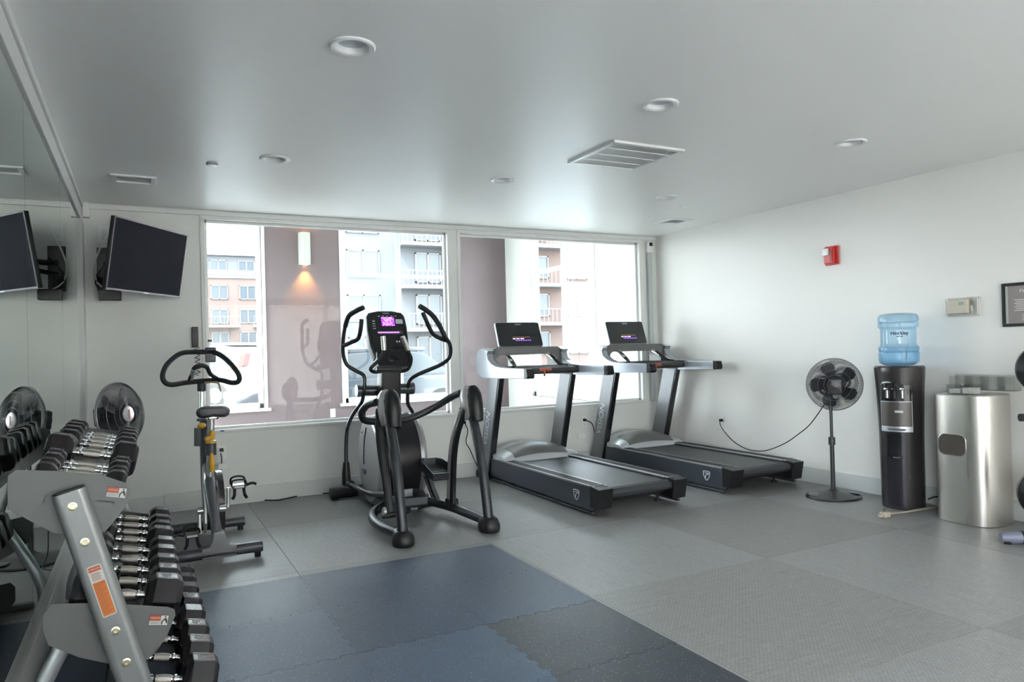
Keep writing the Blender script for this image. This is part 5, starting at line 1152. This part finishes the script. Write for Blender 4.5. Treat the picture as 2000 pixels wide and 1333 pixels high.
for yy, sgn in ((YN, -1), (YF, 1)):
    for k, pl_ in enumerate(plates):
        bm = nb(); prism(bm, pl_, 'Y', yy, yy + .005, .0015); F_('end_plate', bm, rack_grey)
    # flat oval tube: top at (-.2175, .838)
    p0 = Vector((-.2175, yy + (-.028 if sgn < 0 else .033), .842)); p1 = p0 + leg_dir * .93
    Mx = frame_m(p0, Vector((0, 0, 1)).cross(Vector((0, 1, 0))) * -1, (0, 1, 0))
    lat = Vector((leg_dir.z, 0, -leg_dir.x)) * -1; 
    ov = rr(.100, .050, .0245, 6)
    bm = nb(); A = [bm.verts.new(p0 + lat * u + Vector((0, v, 0)) + leg_dir * (-.01 * 0)) for u, v in ov]; L_ = (p0.z - .02) / -leg_dir.z
    for v in A: v.co.z += (v.co.x - p0.x) * .30 * 0
    B = [bm.verts.new(p0 + lat * u + Vector((0, v, 0)) + leg_dir * L_) for u, v in ov]
    n = len(ov)
    bm.faces.new(A); bm.faces.new(B[::-1])
    for i in range(n): bm.faces.new((A[i], A[(i + 1) % n], B[(i + 1) % n], B[i]))
    lg = F_('upright', bm, upright_grey)
    bm = nb(); A = [(p0 + lat * u * .93 + Vector((0, v * .9, 0)) - leg_dir * .001) for u, v in ov]; A2 = [a - leg_dir * .004 for a in A]
    va = [bm.verts.new(a) for a in A]; vb = [bm.verts.new(a) for a in A2]; bm.faces.new(vb); bm.faces.new(va[::-1])
    for i in range(n): bm.faces.new((va[i], va[(i + 1) % n], vb[(i + 1) % n], vb[i]))
    F_('upright_cap', bm, black_plastic, lg)
    fy = yy + (-.028 - .0255 if sgn < 0 else .033 + .0255)
    def onleg(s_, u=0): return p0 + leg_dir * s_ + lat * u
    for s0, s1, tag_ in ((.035, .195, 0), (.47, .62, 1)):
        # recessed oval bolt plate and two bolts
        q = onleg((s0 + s1) / 2); M_ = frame_m((q.x, fy, q.z), lat if sgn < 0 else -lat, -leg_dir)
        bm = nb(); prism(bm, rr(.052, s1 - s0 + .02, .0255, 8), 'Z', -.001, .0012, .0006); bp_ = F_('bolt_plate', xf(bm, M_), upright_grey, lg)
        for s_ in (s0 + .012, s1 - .025):
            q = onleg(s_); M_ = frame_m((q.x, fy, q.z), lat if sgn < 0 else -lat, -leg_dir)
            bm = nb(); lathe(bm, [(.0135, .001), (.0135, .003), (.009, .004), (.0085, .009), (.004, .009), (.004, .005), (.0001, .005)], n=18); F_('bolt', xf(bm, M_), mat('bolt_zinc', (.55, .50, .36), .3, 1), bp_)
    mz_ = .013
    F_('foot', bx(p0.x + leg_dir.x * L_ - .30, p0.x + leg_dir.x * L_ + .08, yy - .05, yy - .0, mz_, .035, .010) if sgn < 0 else bx(p0.x + leg_dir.x * L_ - .30, p0.x + leg_dir.x * L_ + .08, yy + .01, yy + .06, 0 if sgn > 0 else mz_, .035, .010), rack_grey, lg)
    # warning labels on the near end only
    if sgn < 0:
        q = onleg(.34); M_ = frame_m((q.x, fy, q.z), lat, -leg_dir)
        lw_ = mat('label_white', (.62, .62, .60), .4); lo = mat('label_orange', (.62, .17, .03), .45); lr = mat('label_red', (.48, .08, .03), .45); lk = mat('label_black', (.03, .03, .03), .5)
        bm = nb(); prism(bm, rr(.042, .176, .006), 'Z', 0, .0008); wl_ = F_('warning_label', xf(bm, M_), lw_, lg); wl_['label'] = 'orange and white warning sticker'
        F_('label_header', xf(bx(-.018, .018, .068, .084, .0008, .0013), M_), lr, lg); F_('label_field', xf(bx(-.018, .018, -.084, .032, .0008, .0013), M_), lo, lg)
        bm = nb()
        for k in range(17): bx(-.015, .015 - .006 * (k % 3), .024 - k * .0062, .0255 - k * .0062, .0013, .0016, 0, bm)
        for k in range(6): bx(-.015, .013 - .004 * (k % 2), .038 + k * .0045, .040 + k * .0045, .0008, .0013, 0, bm)
        F_('label_text', xf(bm, M_), mat('label_text_dark', (.25, .10, .06), .5), lg)
        text('WARNING', .0075, lw_, lg, M_ @ Matrix.Translation((0, .076, .0014)), ex=.0002)
        for cx_, cz_, an in ((-.083, .818, -.22), (.035, .368, -.20)):
            M_ = frame_m((cx_, YN - .001, cz_), (math.cos(an), 0, math.sin(an)), (-math.sin(an), 0, math.cos(an)))
            bm = nb(); bx(-.030, .030, -.0175, .0175, 0, .0006, 0, bm); F_('warning_sticker', xf(bm, M_), lk)
            bm = bx(-.0285, .0045, -.016, -.0015, .0006, .001); bx(.0055, .0285, -.016, .016, .0006, .001, 0, bm); F_('sticker_white', xf(bm, M_), lw_)
            F_('sticker_red', xf(bx(-.0285, .0045, -.0005, .016, .0006, .001), M_), lr)
            text('WARNING', .0068, lw_, t, M_ @ Matrix.Translation((-.012, .0075, .0011)), ex=.0002)
            bm = nb()
            for k in range(3): bx(-.026, .002, -.005 - k * .004, -.0038 - k * .004, .001, .0013, 0, bm)
            prism(bm, [(.008, -.014), (.012, -.014), (.013, -.004), (.018, .002), (.026, -.012), (.0275, -.004), (.024, .006), (.020, .008), (.016, .006), (.009, -.002)], 'Z', .001, .0014)
            prism(bm, [(.019 + .0028 * math.cos(a), .0115 + .0028 * math.sin(a)) for a in [PI * i / 6 for i in range(12)]], 'Z', .001, .0014)
            F_('sticker_print', xf(bm, M_), lk)
# trays: a front and a rear angle rail per tier, tilted with the dumbbells
for (cx, cz), hw in zip(tiers, (.055, .065, .07)):
    for off in (-.075, .075):
        x = cx + off * math.cos(TI); z = cz - off * math.sin(TI) - (.052 if cz > .2 else .060)
        bm = nb(); box(bm, (x, (YN + YF) / 2, z), (.05, YF - YN, .004), .001, (0, TI, 0)); box(bm, (x + (.024 if off > 0 else -.024), (YN + YF) / 2, z - (.012)), (.004, YF - YN, .03), .001, (0, TI, 0))
        F_('tray_rail', bm, rack_grey)
# bent rear legs near the mirror
for yy in (YN + .037, YF - .037):
    bm = nb(); tube(bm, [(-.20, yy, .42), (-.245, yy, .335), (-.295, yy, .235), (-.335, yy, .13), (-.345, yy, .04)], .027, 14); F_('rear_leg', bm, silver_paint)
bm = bx(-.20, -.16, YN, YF, .66, .70, .008); F_('spreader', bm, rack_grey)

# ------------------------------------------------------------ dumbbells
db_rub = mat('dumbbell_rubber', (.010, .008, .011), .26, 0, .15, 14, .15, 260, spec=.45)
face_m = mat('dumbbell_print', (.20, .20, .22), .45)
ordn = ['first', 'second', 'third', 'fourth', 'fifth', 'sixth', 'seventh', 'eighth', 'ninth', 'tenth']
def dumbbell(loc, L, R, hw, num, label, grp, roll):
    t = thing('dumbbell', label, 'dumbbell', loc, 0, grp); t.rotation_euler = (roll, TI, 0)
    ax = frame_m((0, 0, 0), (0, 1, 0), (0, 0, 1))         # local z of a lathe points along +x
    bm = nb(); n = 18; hl = L / 2 - hw
    lathe(bm, [(.011, -hl - .01), (.0115, -hl + .012), (.016, -hl + .014), (.016, -hl + .022), (.012, -hl + .026), (.0145, -hl * .4), (.0165, 0), (.0145, hl * .4), (.012, hl - .026), (.016, hl - .022), (.016, hl - .014), (.0115, hl - .012), (.011, hl + .01)], n=n, m=ax)
    h = fin('handle', bm, chrome, t, True)
    bm = nb(); lathe(bm, [(.0150, -hl * .45), (.0175, 0), (.0150, hl * .45)], n=n, m=ax); fin('knurling', bm, knurl, h, True)
    for s in (-1, 1):
        # hexagonal head, flat facet on top, chamfered both ends
        rings = []; bm = nb()
        for x, r in ((hl, R * .62), (hl + .008, R * .80), (hl + .014 + hw * .12, R), (hl + hw * .82, R), (hl + hw - .004, R * .84), (hl + hw, R * .60)):
            rings.append([bm.verts.new((s * x, r * 1.08 * math.cos(PI / 6 * (2 * q)) if 0 else r * math.cos(PI / 3 * q), r * math.sin(PI / 3 * q))) for q in range(6)])
        for A, B in zip(rings, rings[1:]):
            for j in range(6): bm.faces.new((A[j], A[(j + 1) % 6], B[(j + 1) % 6], B[j]))
        bm.faces.new(rings[0]); bm.faces.new(rings[-1])
        bmesh.ops.recalc_face_normals(bm, faces=bm.faces)
        bmesh.ops.bevel(bm, geom=[e for e in bm.edges], offset=.0022, segments=1, affect='EDGES', clamp_overlap=True)
        hd = fin('head', bm, db_rub, t, True, ang=25)
        if num:
            zt = R * math.sin(PI / 3); w2 = hw * .30; l2 = R * .36; cx_ = s * (hl + hw * .48 + .004)
            bm = nb()
            for a in ((cx_ - w2, cx_ + w2, l2 - .002, l2), (cx_ - w2, cx_ + w2, -l2, -l2 + .002), (cx_ - w2, cx_ - w2 + .002, -l2, l2), (cx_ + w2 - .002, cx_ + w2, -l2, l2)): bx(a[0], a[1], a[2], a[3], zt - .0005, zt + .0012, 0, bm)
            fin('number_frame', bm, face_m, hd, True)
            text(num, min(w2, l2) * 1.5, face_m, hd, frame_m((cx_, 0, zt + .0004), (0, 1, 0) if s > 0 else (0, -1, 0), (-1, 0, 0) if s > 0 else (1, 0, 0)), ex=.0006, local=True)
    return t
def row(ti, ys, Ls, Rs, hws, nums, tier):
    n = len(ys); cx, cz = tiers[ti]
    for k, y in enumerate(ys):
        i = n - 1 - k; lab = 'black hex dumbbell on the %s tier of the rack, %s from the near end' % (tier, ordn[i])
        if k == 0: lab = 'black hex dumbbell at the far end of the %s tier of the rack' % tier
        if i == 0: lab = 'black hex dumbbell nearest the camera on the %s tier of the rack' % tier
        R = Rs[k]; zz = cz - .058 + R * .866 + (0 if ti < 2 else 0)
        dumbbell((cx + (Ls[k] - Ls[0]) * .1, y, zz + .004), Ls[k], R, hws[k], nums[k], lab, 'dumbbells on the %s tier' % tier, 0)
row(0, [4.28, 4.13, 3.98, 3.82, 3.62, 3.42, 3.235, 3.115, 2.995, 2.875], [.325, .325, .32, .315, .31, .335, .29, .285, .28, .275],
    [.072, .072, .07, .068, .066, .078, .055, .055, .053, .053], [.095, .095, .092, .09, .085, .10, .07, .07, .065, .065],
    ['25', '25', '20', '', '', '30', '10', '10', '', ''], 'top')
row(1, [4.22, 4.05, 3.88, 3.71, 3.54, 3.37, 3.20, 3.03, 2.86], [.345] * 9, [.076, .074, .076, .080, .074, .075, .076, .078, .082], [.10, .10, .10, .11, .10, .105, .105, .105, .12],
    ['35', '', '30', '35', '', '', '35', '30', '40'], 'middle')
row(2, [4.20, 4.02, 3.84, 3.64, 3.45, 3.25, 3.05, 2.84], [.355] * 8, [.080, .080, .082, .084, .086, .086, .088, .090], [.11, .11, .112, .112, .115, .115, .118, .12],
    ['35', '35', '45', '45', '', '40', '40', '50'], 'bottom')
